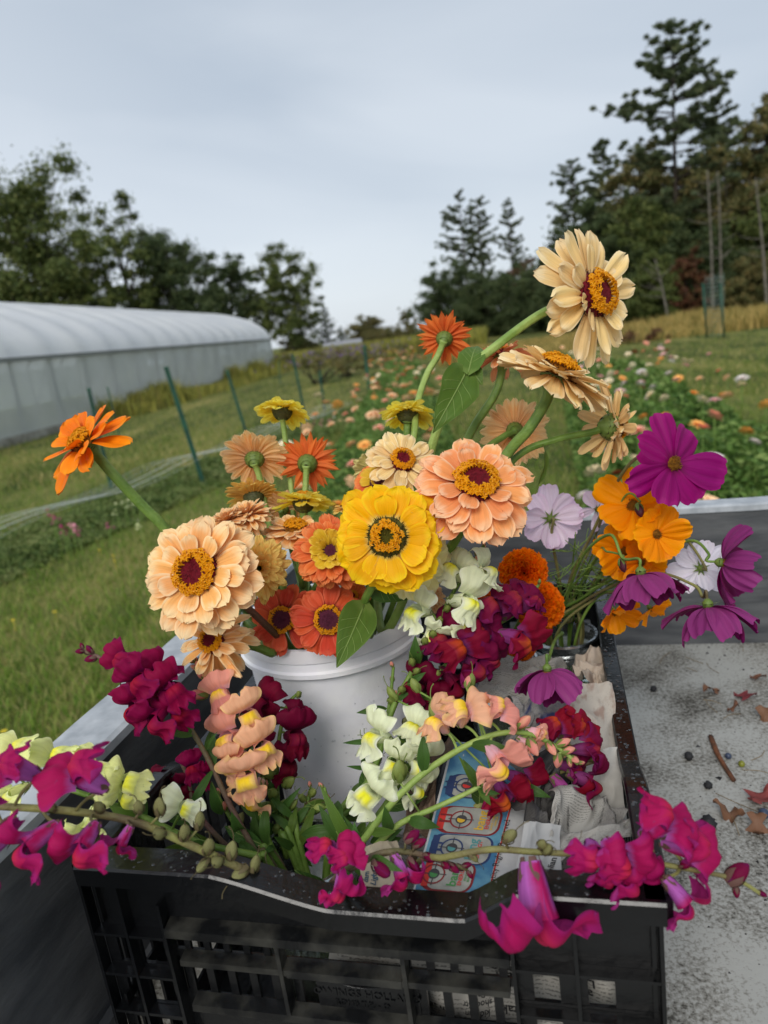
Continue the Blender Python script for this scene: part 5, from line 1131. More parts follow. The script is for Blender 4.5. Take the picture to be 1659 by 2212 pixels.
def railgeo(mb, p0, p1, wdt, h, M_):
    d = (Vector(p1)-Vector(p0)); n_ = 24; L_ = d.length; t = d.normalized(); s = Vector((-t.y, t.x, 0)); prof = [(-.5, -1), (-.5, -.25), (-.42, 0), (.42, 0), (.5, -.25), (.5, -1)]
    V = []; F = []
    for i in range(n_+1):
        c = Vector(p0)+d*i/n_+Vector((0, 0, .0006*math.sin(i*1.9)))
        for a_, b_ in prof: V.append(M_ @ (c+s*a_*wdt+Vector((0, 0, b_*h))))
    k = len(prof)
    for i in range(n_):
        for j in range(k-1): F.append((i*k+j, i*k+j+1, (i+1)*k+j+1, (i+1)*k+j))
    mb.add(V, F)
mb = MB(); railgeo(mb, (xl-.04, .018, BH), (1.5, .018, BH), .042, .012, BQ); put('front_rail', mb.mesh('front_rail', MT['rail'], False), tb)
mb = MB(); mb.box((xl-.055, -1.6, FL_-.4), (xl, -.001, BH-.013), BQ)
mb.box((xl, -1.6, FL_+.0005), (xl+.01, -.004, FL_+.02), BQ)
put('side_wall', mb.mesh('side_wall', MT['bed_in'], False), tb)
mb = MB(); railgeo(mb, (xl-.0275, -1.6, BH), (xl-.0275, -.003, BH), .064, .012, BQ); put('side_rail', mb.mesh('side_rail', MT['rail'], False), tb)
# debris on the bed floor
def FP(x, y): return G(x, y, FL_)
MT['twig'] = mat('twig_bark', (120, 72, 44), (66, 44, 30), 60, .8, bump=.8, bscale=300)
t = tag(put('twig', (lambda mb: (mb.tube(cr([FP(1535, 1595)+Vector((0, 0, .003)), FP(1553, 1640)+Vector((0, 0, .004)), FP(1585, 1690)+Vector((0, 0, .003))], 6), [.0035]*6+[.003]*7, 7), mb.mesh('twig', MT['twig']))[1])(MB())), 'broken reddish brown twig on the speckled bed floor', 'twig')
MT['dleaf'] = petal_mat('dead_leaf_brown', (90, 62, 46), (108, 76, 58), (100, 66, 50), (120, 84, 64), .1, .25, 8)
MT['rleaf'] = petal_mat('dead_leaf_red', (90, 40, 42), (116, 54, 54), (120, 50, 50), (130, 60, 60), .1, .25, 8)
for i, (x, y, a, s, m_, lb) in enumerate(((1520, 1505, .2, .028, 'dleaf', 'small pale brown dead leaf near the back of the bed floor'), (1635, 1520, 2.1, .036, 'rleaf', 'reddish crumpled dead leaf at the right edge of the bed floor'), (1625, 1745, .6, .042, 'rleaf', 'dark red lobed dead leaf near the magenta blossoms'), (1610, 1770, 2.6, .034, 'dleaf', 'brown curled dead leaf below the red one'), (1640, 1810, 1.2, .028, 'dleaf', 'small brown dead leaf at the lower right edge'), (1650, 1560, .9, .028, 'dleaf', 'brown dead leaf under the reddish one at the right edge'), (1600, 1540, 2.9, .018, 'dleaf', 'tiny brown leaf scrap left of the reddish leaf'), (1655, 1480, 1.9, .03, 'dleaf', 'brown leaf scrap near the back of the bed at the right edge'))):
    p = FP(x, y)+Vector((0, 0, .004)); r = random.Random(i+90)
    def fnl(u, v):
        th = (u-.5)*2; w_ = math.sin(math.pi*v**.8)*(.8+.35*math.sin(v*22)*abs(th)) if 0 < v < 1 else .02
        q = Vector((v*s, th*w_*s*.42, .004+.006*math.sin(v*5+i)+.005*abs(th)*math.sin(v*9+i*2))); return p+Rm(a, 'Z').to_3x3() @ q
    V, F, uv = grid(fnl, 8, 14); tag(put('dead_leaf', mk('dead_leaf', V, F, MT[m_], True, uv)), lb, 'dead leaf', 'dead leaves on the bed floor')
MT['berry'] = mat('berry_blue', (44, 52, 72), (60, 70, 92), 90, .35); MT['berryg'] = mat('berry_green', (130, 134, 44), (104, 104, 30), 90, .35)
for (x, y, s, m_, lb) in ((1573, 1638, .0042, 'berry', 'small blue berry beside the green one'), (1602, 1655, .0042, 'berryg', 'tiny green berry on the bed floor'), (1650, 1765, .006, 'berry', 'dark blue berry at the right edge'), (1488, 1640, .0055, 'chaff', 'black lump of dirt left of the twig'), (1530, 1702, .005, 'chaff', 'small dark clod under the twig'), (1530, 1790, .009, 'chaff', 'large dark clod near the magenta blossoms'), (1412, 1493, .005, 'chaff', 'small dark clod near the back of the crate')):
    p = FP(x, y); r = random.Random(x)
    def fs(u, v):
        a = u*2*math.pi; q = v*math.pi; n_ = Vector((math.sin(q)*math.cos(a), math.sin(q)*math.sin(a), math.cos(q)))
        k = 1+(.35*mnoise.noise(n_*2.2+Vector((x, y, 0))) if m_ == 'chaff' else 0); return p+Vector((0, 0, s*.8))+n_*s*k
    V, F, uv = grid(fs, 14, 9); tag(put('berry' if 'berry' in m_ else 'dirt_clod', mk('berry', V, F, MT[m_] if m_ != 'chaff' else INK, True, uv)), lb, 'berry' if 'berry' in m_ else 'dirt clod')
mb = MB(); r = random.Random(33)
for i in range(4200):
    x = .02+.98*r.random()**.7; y = -1.25*r.random()**1.3; s = r.uniform(.0005, .0018)*(2.2 if r.random() < .05 else 1); p = BQ @ Vector((x, y, FL_)); a = r.uniform(0, 6)
    V = [p+Vector((math.cos(a+k*2.1)*s*r.uniform(.6, 1.5), math.sin(a+k*2.1)*s*r.uniform(.6, 1.5), 0)) for k in range(3)]+[p+Vector((0, 0, s*.8))]
    mb.add(V, [(0, 1, 3), (1, 2, 3), (2, 0, 3)])
tag(put('dirt_crumbs', mb.mesh('dirt_crumbs', INK, False)), 'dark crumbs of dirt scattered over the bed floor', 'dirt', kind='stuff')
mb = MB()
for i in range(150):
    x = r.uniform(.05, 1.0) if i % 3 else r.uniform(.5, 1.0); y = -1.2*r.random(); p = BQ @ Vector((x, y, FL_+.002)); a = r.uniform(0, 6); L_ = r.uniform(.015, .05)
    d = Vector((math.cos(a), math.sin(a), 0))*L_; k = Vector((-d.y, d.x, 0))*r.uniform(-.2, .2); mb.tube(cr([p, p+d*.5+k+Vector((0, 0, .001)), p+d], 3), .0004, 4)
tag(put('pine_needles', mb.mesh('pine_needles', mat('needle_tan', (140, 116, 70), (90, 70, 44), 10), False)), 'thin tan pine needles scattered over the bed floor', 'needles', kind='stuff')
#BED_END
# ---------------------------------------------------------------- ground
m, n, l, b = newmat('field_ground'); b.inputs['Roughness'].default_value = .9; b.inputs['Specular IOR Level'].default_value = .1
tcn = n.new('ShaderNodeTexCoord'); mpn = n.new('ShaderNodeMapping'); mpn.inputs['Rotation'].default_value = (0, 0, math.radians(5)); mpn.inputs['Scale'].default_value = (1, .22, 1); l.new(tcn.outputs['Object'], mpn.inputs[0])
n1 = n.new('ShaderNodeTexNoise'); n1.inputs['Scale'].default_value = .7; n1.inputs['Detail'].default_value = 8; n1.inputs['Roughness'].default_value = .65; l.new(mpn.outputs[0], n1.inputs['Vector'])
rp = n.new('ShaderNodeValToRGB'); e = rp.color_ramp.elements; e[0].position = .36; e[0].color = (*s2l((46, 60, 28)), 1); e[1].position = .68; e[1].color = (*s2l((150, 138, 84)), 1)
q = e.new(.52); q.color = (*s2l((98, 104, 52)), 1)
l.new(n1.outputs[0], rp.inputs[0]); l.new(rp.outputs[0], b.inputs['Base Color'])
GM = m
V = []; F = []; K = 60
xs = np.concatenate([np.linspace(-900, -60, 8), np.linspace(-50, 50, 40), np.linspace(60, 900, 8)]); ys = np.concatenate([np.linspace(-40, 80, 50), np.linspace(100, 1400, 10)])
def gz(x, y):
    if y < 14: return 0.0
    return .12*mnoise.noise(Vector((x*.09, y*.09, 0)))*min(1, (y-14)/10)
for y in ys:
    for x in xs: V.append((x, y, gz(x, y)))
nx = len(xs)
for j in range(len(ys)-1):
    for i in range(nx-1): a = j*nx+i; F.append((a, a+1, a+nx+1, a+nx))
tag(put('ground', mk('ground', V, F, GM)), kind='structure')
# grass blades on the lawn
rng = np.random.default_rng(3)
def blades(name, pts, h, wdt, m, lean=.5, seed=0, label=None, cat='grass'):
    n_ = len(pts); r = np.random.default_rng(seed)
    a = r.uniform(0, 2*np.pi, n_); hh = h*r.uniform(.45, 1.25, n_) if np.isscalar(h) else h*r.uniform(.6, 1.2, n_); l_ = lean*r.uniform(.1, 1.2, n_)*hh; b_ = r.uniform(0, 2*np.pi, n_)
    w_ = wdt*r.uniform(.6, 1.3, n_)
    dx = np.cos(a)*w_; dy = np.sin(a)*w_; bx = np.cos(b_)*l_; by = np.sin(b_)*l_
    P0 = pts
    Vv = np.zeros((n_, 5, 3))
    Vv[:, 0] = P0+np.stack([-dx, -dy, 0*dx], 1); Vv[:, 1] = P0+np.stack([dx, dy, 0*dx], 1)
    mid = P0+np.stack([bx*.35, by*.35, hh*.6], 1)
    Vv[:, 2] = mid+np.stack([dx, dy, 0*dx], 1)*.75; Vv[:, 3] = mid-np.stack([dx, dy, 0*dx], 1)*.75
    Vv[:, 4] = P0+np.stack([bx, by, hh], 1)
    base = np.arange(n_)*5
    Q = np.stack([base, base+1, base+2, base+3], 1); Tt = np.stack([base+3, base+2, base+4, base+4], 1)
    T3 = np.stack([base+3, base+2, base+4], 1)
    FF = np.concatenate([np.stack([base, base+1, base+2], 1), np.stack([base, base+2, base+3], 1), T3])
    uvv = np.stack([np.repeat(r.random(n_), 5), np.tile([0, 0, .6, .6, 1], n_)], 1)
    me = mk(name, Vv.reshape(-1, 3), FF, m, False, uvv)
    o = put(name, me); tag(o, label, cat, kind='stuff'); return o
def grassmat(name, cols, transl=.25):
    m, n, l, b = newmat(name); b.inputs['Roughness'].default_value = .6; b.inputs['Specular IOR Level'].default_value = .25
    tc = n.new('ShaderNodeTexCoord'); sp = n.new('ShaderNodeSeparateXYZ'); l.new(tc.outputs['UV'], sp.inputs[0])
    nz = n.new('ShaderNodeTexNoise'); nz.inputs['Scale'].default_value = 1.3; nz.inputs['Detail'].default_value = 3; l.new(tc.outputs['Object'], nz.inputs['Vector'])
    ad = n.new('ShaderNodeMath'); ad.operation = 'MULTIPLY_ADD'; l.new(nz.outputs[0], ad.inputs[0]); ad.inputs[1].default_value = 1.1; ad.inputs[2].default_value = -.55
    a2 = n.new('ShaderNodeMath'); l.new(ad.outputs[0], a2.inputs[0]); l.new(sp.outputs[0], a2.inputs[1])
    rp = n.new('ShaderNodeValToRGB'); e = rp.color_ramp.elements
    while len(e) < len(cols): e.new(.5)
    for i, c in enumerate(cols): e[i].position = i/(len(cols)-1); e[i].color = (*s2l(c), 1)
    l.new(a2.outputs[0], rp.inputs[0]); l.new(rp.outputs[0], b.inputs['Base Color'])
    tr = n.new('ShaderNodeBsdfTranslucent'); ms = n.new('ShaderNodeMixShader'); ms.inputs[0].default_value = transl
    l.new(rp.outputs[0], tr.inputs[0]); l.new(b.outputs[0], ms.inputs[1]); l.new(tr.outputs[0], ms.inputs[2]); l.new(ms.outputs[0], n['Material Output'].inputs[0]); return m
GR = grassmat('lawn_grass', [(66, 96, 32), (96, 130, 44), (122, 150, 56), (146, 154, 78), (168, 156, 104)])
def wedge(n_, y0, y1, xf0, xf1, pw=1.7):
    y = y0+(y1-y0)*rng.random(n_)**pw; x = y*xf0+(y*(xf1-xf0))*rng.random(n_); return np.stack([x, y, 0*x], 1)
pts = wedge(150000, 1.3, 15, -.85, .75, 1.9)
blades('lawn_grass', pts, .06, .0032, GR, .9, 1, 'short green lawn grass around the truck and between the flower rows')
pts = wedge(60000, 10, 45, -.6, .75, 1.2); blades('mown_grass', pts, .10, .008, grassmat('mown_grass', [(72, 96, 38), (104, 122, 54), (128, 138, 68), (156, 152, 90), (172, 160, 104)]), .8, 2, 'mown green grass beyond the flower rows out to the trees')
YF = mat('tiny_yellow', (240, 210, 40)); 
for i, (x, y) in enumerate(((215, 1188), (245, 1200), (248, 1212), (325, 1196), (28, 1340), (118, 1322), (350, 1170), (8, 1580), (12, 1620))):
    p = G(x, y, .07); mb = MB()
    for k in range(7):
        a = k*.9; mb.add([p, p+Vector((math.cos(a-.3)*.012, math.sin(a-.3)*.012, .003)), p+Vector((math.cos(a)*.016, math.sin(a)*.016, .002)), p+Vector((math.cos(a+.3)*.012, math.sin(a+.3)*.012, .003))], [(0, 1, 2, 3)])
    mb.tube([p, (p.x, p.y, 0)], .001, 4)
    tag(put('yellow_wildflower', mb.mesh('yellow_wildflower', YF, False)), 'tiny yellow wildflower in the lawn left of the truck', 'wildflower', 'tiny yellow wildflowers in the lawn')
# ---------------------------------------------------------------- leaf clouds
def leafcloud(name, centers, per, rad, size, m, parent=None, seed=0, flat=.7, asp=.5):
    r = np.random.default_rng(seed); C_ = np.asarray(centers, float); k = len(C_); n_ = k*per
    rad = np.broadcast_to(np.asarray(rad, float), (k,)) if np.ndim(rad) < 2 else rad
    d = r.normal(size=(n_, 3)); d /= np.linalg.norm(d, axis=1)[:, None]; d *= (np.abs(r.normal(0, .52, n_))+.12)[:, None]
    c = np.repeat(C_, per, 0)+d*np.repeat(rad, per)[:, None]*np.array([1, 1, flat])
    a = r.normal(size=(n_, 3)); a /= np.linalg.norm(a, axis=1)[:, None]; b = np.cross(a, r.normal(size=(n_, 3))); b /= np.linalg.norm(b, axis=1)[:, None]
    s = size*r.uniform(.6, 1.3, n_)[:, None]
    Vv = np.stack([c-a*s, c+b*s*asp, c+a*s, c-b*s*asp], 1)
    uvv = np.repeat(np.stack([r.random(n_), r.random(n_)], 1), 4, 0)
    me = mk(name, Vv.reshape(-1, 3), np.arange(n_*4).reshape(n_, 4), m, False, uvv)
    return put(name, me, parent)
LMs = {'maple': grassmat('crown_maple', [(60, 74, 36), (82, 96, 48), (100, 112, 58), (120, 124, 68)]),
       'olive': grassmat('crown_olive', [(76, 82, 48), (98, 102, 60), (120, 114, 70), (138, 118, 72)]),
       'red': grassmat('crown_red', [(90, 54, 44), (112, 66, 50), (90, 80, 50), (124, 86, 56)]),
       'dark': grassmat('crown_dark', [(54, 68, 42), (70, 86, 52), (84, 98, 60), (98, 106, 66)]),
       'pine': grassmat('crown_pine', [(64, 78, 56), (82, 96, 66), (98, 110, 74), (112, 116, 78)], .2)}
BARK = mat('bark_brown', (66, 56, 48), (44, 38, 32), 6, .9); BARKW = mat('bark_pale', (120, 114, 104), (84, 80, 70), 5, .9)
def deciduous(label, base, h, w_, key, seed, density=1.0, lean=0, name='broadleaf_tree', trunk=BARK, low=.25, gap=.0):
    r = random.Random(seed); x, y = base; t = thing(name, label, 'tree', (x, y, 0), 'trees around the field')
    mb = MB(); top = Vector((x+lean*h, y, h*.8)); tr = h*.018
    main = cr([(x, y, -.2), (x+lean*h*.3, y, h*.3), top], 5); mb.tube(main, [tr*(1-.85*i/(len(main)-1)) for i in range(len(main))], 8)
    cs = []; nl = int(16*density)+5
    for i in range(nl):
        f_ = low+(.98-low)*((i+.5)/nl); a = i*2.4+r.uniform(-.4, .4); prof = math.sin(math.pi*min(1, (f_-low)/(1-low)*.86+.12))**.6
        rr = w_*.5*prof*r.uniform(.7, 1.1); c = Vector((x+lean*h*f_+math.cos(a)*rr, y+math.sin(a)*rr, h*f_)); s0 = main[min(len(main)-1, int((f_*.8)*len(main)))]
        mb.tube(cr([s0, s0.lerp(c, .5)+Vector((0, 0, -.03*h)), c], 4), [tr*.4, tr*.36, tr*.3, tr*.26, tr*.22, tr*.18, tr*.14, tr*.1, tr*.07], 5)
        for k in range(r.randint(6, 9)):
            q = s0.lerp(c, r.uniform(.35, 1.08))+Vector((r.gauss(0, 1), r.gauss(0, 1), r.gauss(0, .8)))*w_*.09; cs.append(q)
            mb.tube([s0.lerp(c, .6), q], [tr*.12, tr*.03], 4)
    put('trunk', mb.mesh('trunk', trunk), t)
    rad = [w_*.10*r.uniform(.5, 1.4)*min(1.3, .8+.25*density) for _ in cs]
    leafcloud('crown', [tuple(q) for q in cs], int(190*density), rad, .055+h*.0062, LMs[key], t, seed, .7)
def conifer(label, base, h, w_, seed, key='pine', low=.2, name='pine_tree', open_=1.0, lean=0, density=1.0, droop=.0, up=.25, ex=.75):
    r = random.Random(seed); x, y = base; t = thing(name, label, 'tree', (x, y, 0), 'trees around the field')
    mb = MB(); tr = h*.014; main = [Vector((x+lean*h*i/12, y, h*i/12-.1)) for i in range(13)]; mb.tube(main, [tr*(1-.93*i/12) for i in range(13)], 7)
    cs = []; rads = []; z = low*h; step = h*.030*open_
    while z < h*.99:
        f_ = (z/h-low)/(1-low); L0 = w_*.5*(1-f_)**ex*min(1, .6+f_*3)
        for k in range(r.randint(3, 5)):
            a = r.uniform(0, 6.283); ln = max(.15, L0*r.choice((.5, .75, .95, 1.05, 1.25))*r.uniform(.85, 1.1)); s0 = Vector((x+lean*z, y, z+r.uniform(-.6, .6)*step)); e = s0+Vector((math.cos(a)*ln, math.sin(a)*ln, ln*(up-droop+r.uniform(-.12, .12))))
            m_ = s0.lerp(e, .5)-Vector((0, 0, ln*.08)); q = cr([s0, m_, e], 5)
            mb.tube(q, [tr*.3*(1-.8*i/(len(q)-1)) for i in range(len(q))], 4)
            ns = max(3, int(ln/(h*.016)))
            for i in range(ns):
                u = .25+.75*(i+1)/ns; p = s0.lerp(e, u); p = p+Vector((r.gauss(0, .09)*ln, r.gauss(0, .09)*ln, -ln*.08*math.sin(math.pi*u)+r.uniform(0, .06)*ln)); cs.append(tuple(p)); rads.append(h*.0145*(1.3-.6*u)*r.uniform(.6, 1.2))
        z += step*r.uniform(.7, 1.3)
    put('trunk', mb.mesh('trunk', BARK), t)
    leafcloud('crown', cs, int(46*density), rads, h*.0105, LMs[key], t, seed, .40, .22)
def at(px, d, top_py=None):
    """ground spot seen at column px, distance d; height so that the top shows at top_py"""
    dirx = P(px, 720-.132*(px-830), 1)-EYE; q = dirx*(d/dirx.y); out = (q.x, q.y)
    if top_py is None: return out
    k = P(px, top_py, 1)-EYE; q2 = k*(d/k.y); return out, q2.z+1.5
def DT(label, px, top, d, wpx, key, seed, **k):
    (x, y), h = at(px, d, top); top3 = P(px, top, 1)-EYE; tx = top3.x*d/top3.y; x = tx; deciduous(label, (x, y), h, wpx*d/FPX, key, seed, **k)
def CT(label, px, top, d, wpx, seed, **k):
    top3 = P(px, top, 1)-EYE; x = top3.x*d/top3.y; h = top3.z*d/top3.y+1.5; conifer(label, (x, d), h, wpx*d/FPX, seed, **k)
DT('tall dense dark green tree at the left edge behind the greenhouse', 5, 372, 60, 330, 'maple', 1, density=1.6, low=.15)
DT('lower bushy tree between the leftmost tree and the airy one', 120, 560, 58, 200, 'maple', 2, density=1.3, low=.1)
DT('airy open crowned tree with sky showing through, second from the left', 235, 425, 62, 200, 'maple', 3, density=.8, low=.2)
DT('broad dark tree in the middle of the row behind the greenhouse', 355, 490, 64, 190, 'dark', 4, density=1.5, low=.15)
DT('rounded tree fourth in the row above the greenhouse end', 480, 548, 68, 130, 'dark', 5, density=1.1, low=.2)
DT('rounded tree with a bare trunk at the end of the greenhouse', 600, 540, 66, 140, 'maple', 6, density=1.0, low=.32)
CT('small pointed dark spruce beyond the greenhouse end', 694, 650, 75, 80, 7, key='dark', low=.03, density=1.5, name='spruce_tree')
CT('little spruce to the right of the pointed one', 735, 705, 78, 50, 8, key='dark', low=.03, density=1.3, name='spruce_tree')
DT('low olive tree far off between the spruce and the pines', 790, 690, 85, 90, 'olive', 9, low=.05, density=1.2)
DT('slim young tree sticking up over the far hedge', 875, 660, 85, 40, 'olive', 10, low=.2, density=.6)
DT('low olive tree far off left of the pines', 850, 715, 80, 110, 'olive', 11, low=.03, density=1.2)
DT('small rusty tree behind the greenhouse corner', 640, 730, 70, 80, 'olive', 60, low=.03, density=1.1)
CT('twin topped white pine of the far pair, left', 990, 418, 72, 125, 12, low=.38, open_=1.5, density=1.5, up=.3, ex=.45)
CT('twin topped white pine stem right behind the first', 1028, 425, 73, 100, 13, low=.42, open_=1.5, density=1.4, up=.3, ex=.45)
CT('narrow white pine right of the twin topped one', 1095, 432, 74, 90, 14, low=.30, open_=1.3, density=1.6, up=.3, ex=.55)
DT('dark rounded tree below the twin pines on the left', 960, 585, 66, 140, 'dark', 15, low=.03, density=1.5)
DT('dark broadleaf tree below the narrow pine', 1060, 590, 64, 160, 'dark', 16, low=.03, density=1.5)
DT('reddish topped tree right of the narrow pine', 1140, 560, 66, 90, 'red', 17, low=.25, density=.9)
DT('broad dark green tree behind the tall cream zinnia', 1165, 575, 60, 150, 'dark', 18, low=.03, density=1.5)
CT('white pine at the left end of the tall woods', 1232, 345, 52, 170, 19, low=.12, density=1.8, up=.2, ex=.5)
CT('second white pine of the tall woods', 1300, 300, 54, 150, 20, low=.12, density=1.8, up=.2, ex=.55)
CT('tallest pine rising above all other trees at the right', 1450, 42, 48, 400, 21, low=.30, open_=1.25, density=2.6, up=.24, lean=0, ex=.62)
DT('dull green birch in the woods left of the tallest pine', 1370, 330, 50, 170, 'olive', 22, low=.05, density=1.6)
DT('dense dark tree filling the woods under the tallest pine', 1440, 440, 47, 200, 'dark', 23, low=.03, density=1.8)
CT('pine leaning out at the right of the tallest pine', 1545, 205, 50, 210, 24, low=.15, density=2.0, ex=.6)
DT('olive tree with pale trunk in the woods at the right', 1560, 330, 46, 170, 'olive', 25, low=.2, density=1.3, trunk=BARKW)
DT('orange tinted tree at the right edge of the photo', 1655, 210, 45, 120, 'olive', 26, low=.1, density=1.3)
DT('dark tree at the right edge below the orange tinted one', 1640, 420, 44, 170, 'maple', 27, low=.03, density=1.5)
DT('dark red shrubby tree at the foot of the woods', 1480, 545, 42, 70, 'red', 28, low=.05, density=.9)
DT('bright green shrubby tree at the foot of the woods', 1410, 560, 43, 130, 'maple', 29, low=.02, density=1.2)
DT('dark green shrubby tree at the foot of the woods behind the big zinnia', 1310, 520, 46, 150, 'dark', 30, low=.02, density=1.5)
DT('olive bush in front of the woods at the right edge', 1620, 560, 41, 110, 'olive', 31, low=.02, density=1.2)
DT('bushy dark tree under the second pine', 1330, 420, 50, 140, 'dark', 32, low=.03, density=1.6)
DT('bushy dark tree beneath the leaning pine', 1540, 500, 43, 130, 'dark', 33, low=.03, density=1.5)
DT('dense tree filling the woods behind the second pine', 1270, 440, 49, 150, 'dark', 34, low=.03, density=1.6)
DT('dull green tree high in the woods left of the leaning pine', 1500, 360, 49, 150, 'olive', 35, low=.05, density=1.5)
DT('dense tree in the woods between the birch and the tallest pine', 1395, 420, 46, 150, 'maple', 36, low=.03, density=1.6)
DT('dark tree at the left foot of the woods behind the cream zinnia', 1225, 520, 50, 130, 'dark', 37, low=.03, density=1.5)
for i, (x0, y0, x1, y1, d, w_, lb) in enumerate(((1528, 368, 1534, 520, 40, .08, 'straight pale bare trunk before the dark woods'), (1550, 370, 1552, 440, 41, .06, 'short pale bare trunk beside the straight one'), (1632, 385, 1645, 530, 39, .09, 'pale bare trunk nearest the right edge'), (1415, 560, 1428, 620, 40, .07, 'leaning pale bare trunk low in the woods'), (1110, 420, 1112, 430, 74, .05, ''))):
    if not lb: continue
    def pt(x, y): k = P(x, y, 1)-EYE; return EYE+k*(d/k.y)
    a, b_ = pt(x0, y0), pt(x1, y1); g_ = b_+(b_-a)*((b_.z)/(a.z-b_.z)); t = thing('bare_tree', lb, 'tree', g_, 'bare trunks before the woods'); mb = MB(); mb.tube(cr([g_, b_+Vector((.05, 0, 0)), a], 6), [w_*(1-.6*k/12) for k in range(13)], 7); put('trunk', mb.mesh('trunk', BARKW), t)
    mb = MB(); r = random.Random(i)
    for k in range(7):
        p = g_.lerp(a, r.uniform(.4, .98)); d_ = Vector((r.choice((-1, 1))*r.uniform(.5, 1.3), 0, r.uniform(.1, .7))); mb.tube(cr([p, p+d_*.5+Vector((0, 0, -.05)), p+d_], 3), [.03, .027, .024, .02, .016, .012, .006], 4)
    put('branches', mb.mesh('branches', BARKW), t)
#TREES_END
# ---------------------------------------------------------------- greenhouse
gh = thing('greenhouse', 'long white plastic film greenhouse with a rounded ribbed roof', 'greenhouse', (-8.9, 17, 0))
g0 = G(0, 970); g1 = G(596, 803); dg_ = (g1-g0); gl = dg_.length; dg_.normalize(); g00 = g0-dg_*12; gl += 12
nrm_ = Vector((-dg_.y, dg_.x, 0))
HW = 6.6; EZ = 2.05; RZ = 4.4
def film(name, c, c2, tr):
    m, n, l, b = newmat(name); b.inputs['Base Color'].default_value = (*s2l(c), 1); b.inputs['Roughness'].default_value = .32
    tc = n.new('ShaderNodeTexCoord'); nz = n.new('ShaderNodeTexNoise'); nz.inputs['Scale'].default_value = .8; nz.inputs['Detail'].default_value = 4; l.new(tc.outputs['Object'], nz.inputs['Vector'])
    rp = n.new('ShaderNodeValToRGB'); rp.color_ramp.elements[0].position = .3; rp.color_ramp.elements[1].position = .7; rp.color_ramp.elements[0].color = (*s2l(c), 1); rp.color_ramp.elements[1].color = (*s2l(c2), 1); l.new(nz.outputs[0], rp.inputs[0]); l.new(rp.outputs[0], b.inputs['Base Color'])
    t_ = n.new('ShaderNodeBsdfTranslucent'); l.new(rp.outputs[0], t_.inputs[0]); tp = n.new('ShaderNodeBsdfTransparent'); tp.inputs[0].default_value = (.8, .85, .88, 1)
    m1 = n.new('ShaderNodeMixShader'); m1.inputs[0].default_value = .35; l.new(b.outputs[0], m1.inputs[1]); l.new(t_.outputs[0], m1.inputs[2]); m2 = n.new('ShaderNodeMixShader'); m2.inputs[0].default_value = tr; l.new(m1.outputs[0], m2.inputs[1]); l.new(tp.outputs[0], m2.inputs[2]); l.new(m2.outputs[0], n['Material Output'].inputs[0]); return m
RF = film('roof_film', (252, 252, 252), (236, 238, 242), .02); WF = film('wall_film', (250, 252, 250), (230, 234, 232), .34)
def arch(t): a = math.pi*t; return (HW-HW*math.cos(a), EZ+(RZ-EZ)*math.sin(a)**1.05)
bay = 1.83; nb = int(gl/bay)
def ghp(s, t, inset=0.):
    o_, z = arch(t); return g00+dg_*s+nrm_*o_+Vector((0, 0, z-inset))
V = []; F = []; NS = nb*6; NT = 28
for i in range(NS+1):
    s = gl*i/NS; sag = .26*abs(math.sin(math.pi*i/6))
    for j in range(NT+1):
        t = j/NT; V.append(ghp(s, t, sag*math.sin(math.pi*t)**.4))
for i in range(NS):
    for j in range(NT): a = i*(NT+1)+j; F.append((a, a+1, a+NT+2, a+NT+1))
put('roof', mk('roof', V, F, RF), gh)
for sd_ in (0, 1):
    o_ = 0 if sd_ == 0 else 2*HW; mb = MB()
    def wl(u, v): return g00+dg_*gl*u+nrm_*(o_+(.05*math.sin(u*gl/bay*math.pi*2)*math.sin(v*3.1)))+Vector((0, 0, .12+(EZ-.12)*v))
    V, F, uv = grid(wl, nb*4, 5); mb.add(V, F); put('side_wall', mb.mesh('side_wall', WF), gh)
for s in (0, gl):
    mb = MB(); c = [g00+dg_*s+Vector((0, 0, 0))]; V = []; F = []
    for j in range(NT+1): V.append(ghp(s, j/NT)); q = ghp(s, j/NT); V.append(Vector((q.x, q.y, 0)))
    for j in range(NT): F.append((2*j, 2*j+1, 2*j+3, 2*j+2))
    mb.add(V, F); put('end_wall', mb.mesh('end_wall', WF), gh)
PIPE = mat('pipe_grey', (110, 116, 118), rough=.5)
for i in range(nb+1):
    s = gl*i/nb; mb = MB(); q = [g00+dg_*s+nrm_*.06+Vector((0, 0, 0))]+[ghp(s, j/20, .12) for j in range(21)]+[g00+dg_*s+nrm_*(2*HW-.06)]; q = [p_+(nrm_*.08 if k < 2 else Vector()) for k, p_ in enumerate(q)]; mb.tube(q, .05, 5); put('hoop', mb.mesh('hoop', PIPE), gh)
mb = MB()
for i in range(0, nb, 2):
    s = gl*i/nb; s2 = gl*(i+.9)/nb; mb.tube([g00+dg_*s+nrm_*.15+Vector((0, 0, EZ)), g00+dg_*s2+nrm_*.9+Vector((0, 0, .1))], .025, 4); mb.tube([g00+dg_*s+nrm_*.15+Vector((0, 0, EZ-.1)), g00+dg_*(s-1.6)+nrm_*.15+Vector((0, 0, .1))], .02, 4)
put('braces', mb.mesh('braces', PIPE), gh)
mb = MB()
Mg = Matrix.Identity(4)
for k in range(3): Mg[k][0] = dg_[k]; Mg[k][1] = nrm_[k]; Mg[k][3] = g00[k]
mb.box((0, -.09, EZ-.06), (gl, -.01, EZ+.05), Mg); put('eave_rail', mb.mesh('eave_rail', mat('eave_grey', (130, 132, 130), rough=.6), False), gh)
mb = MB(); mb.box((0, -.07, 0), (gl, -.03, .22), Mg); put('baseboard', mb.mesh('baseboard', mat('board_grey', (170, 166, 156), (120, 116, 104), 4), False), gh)
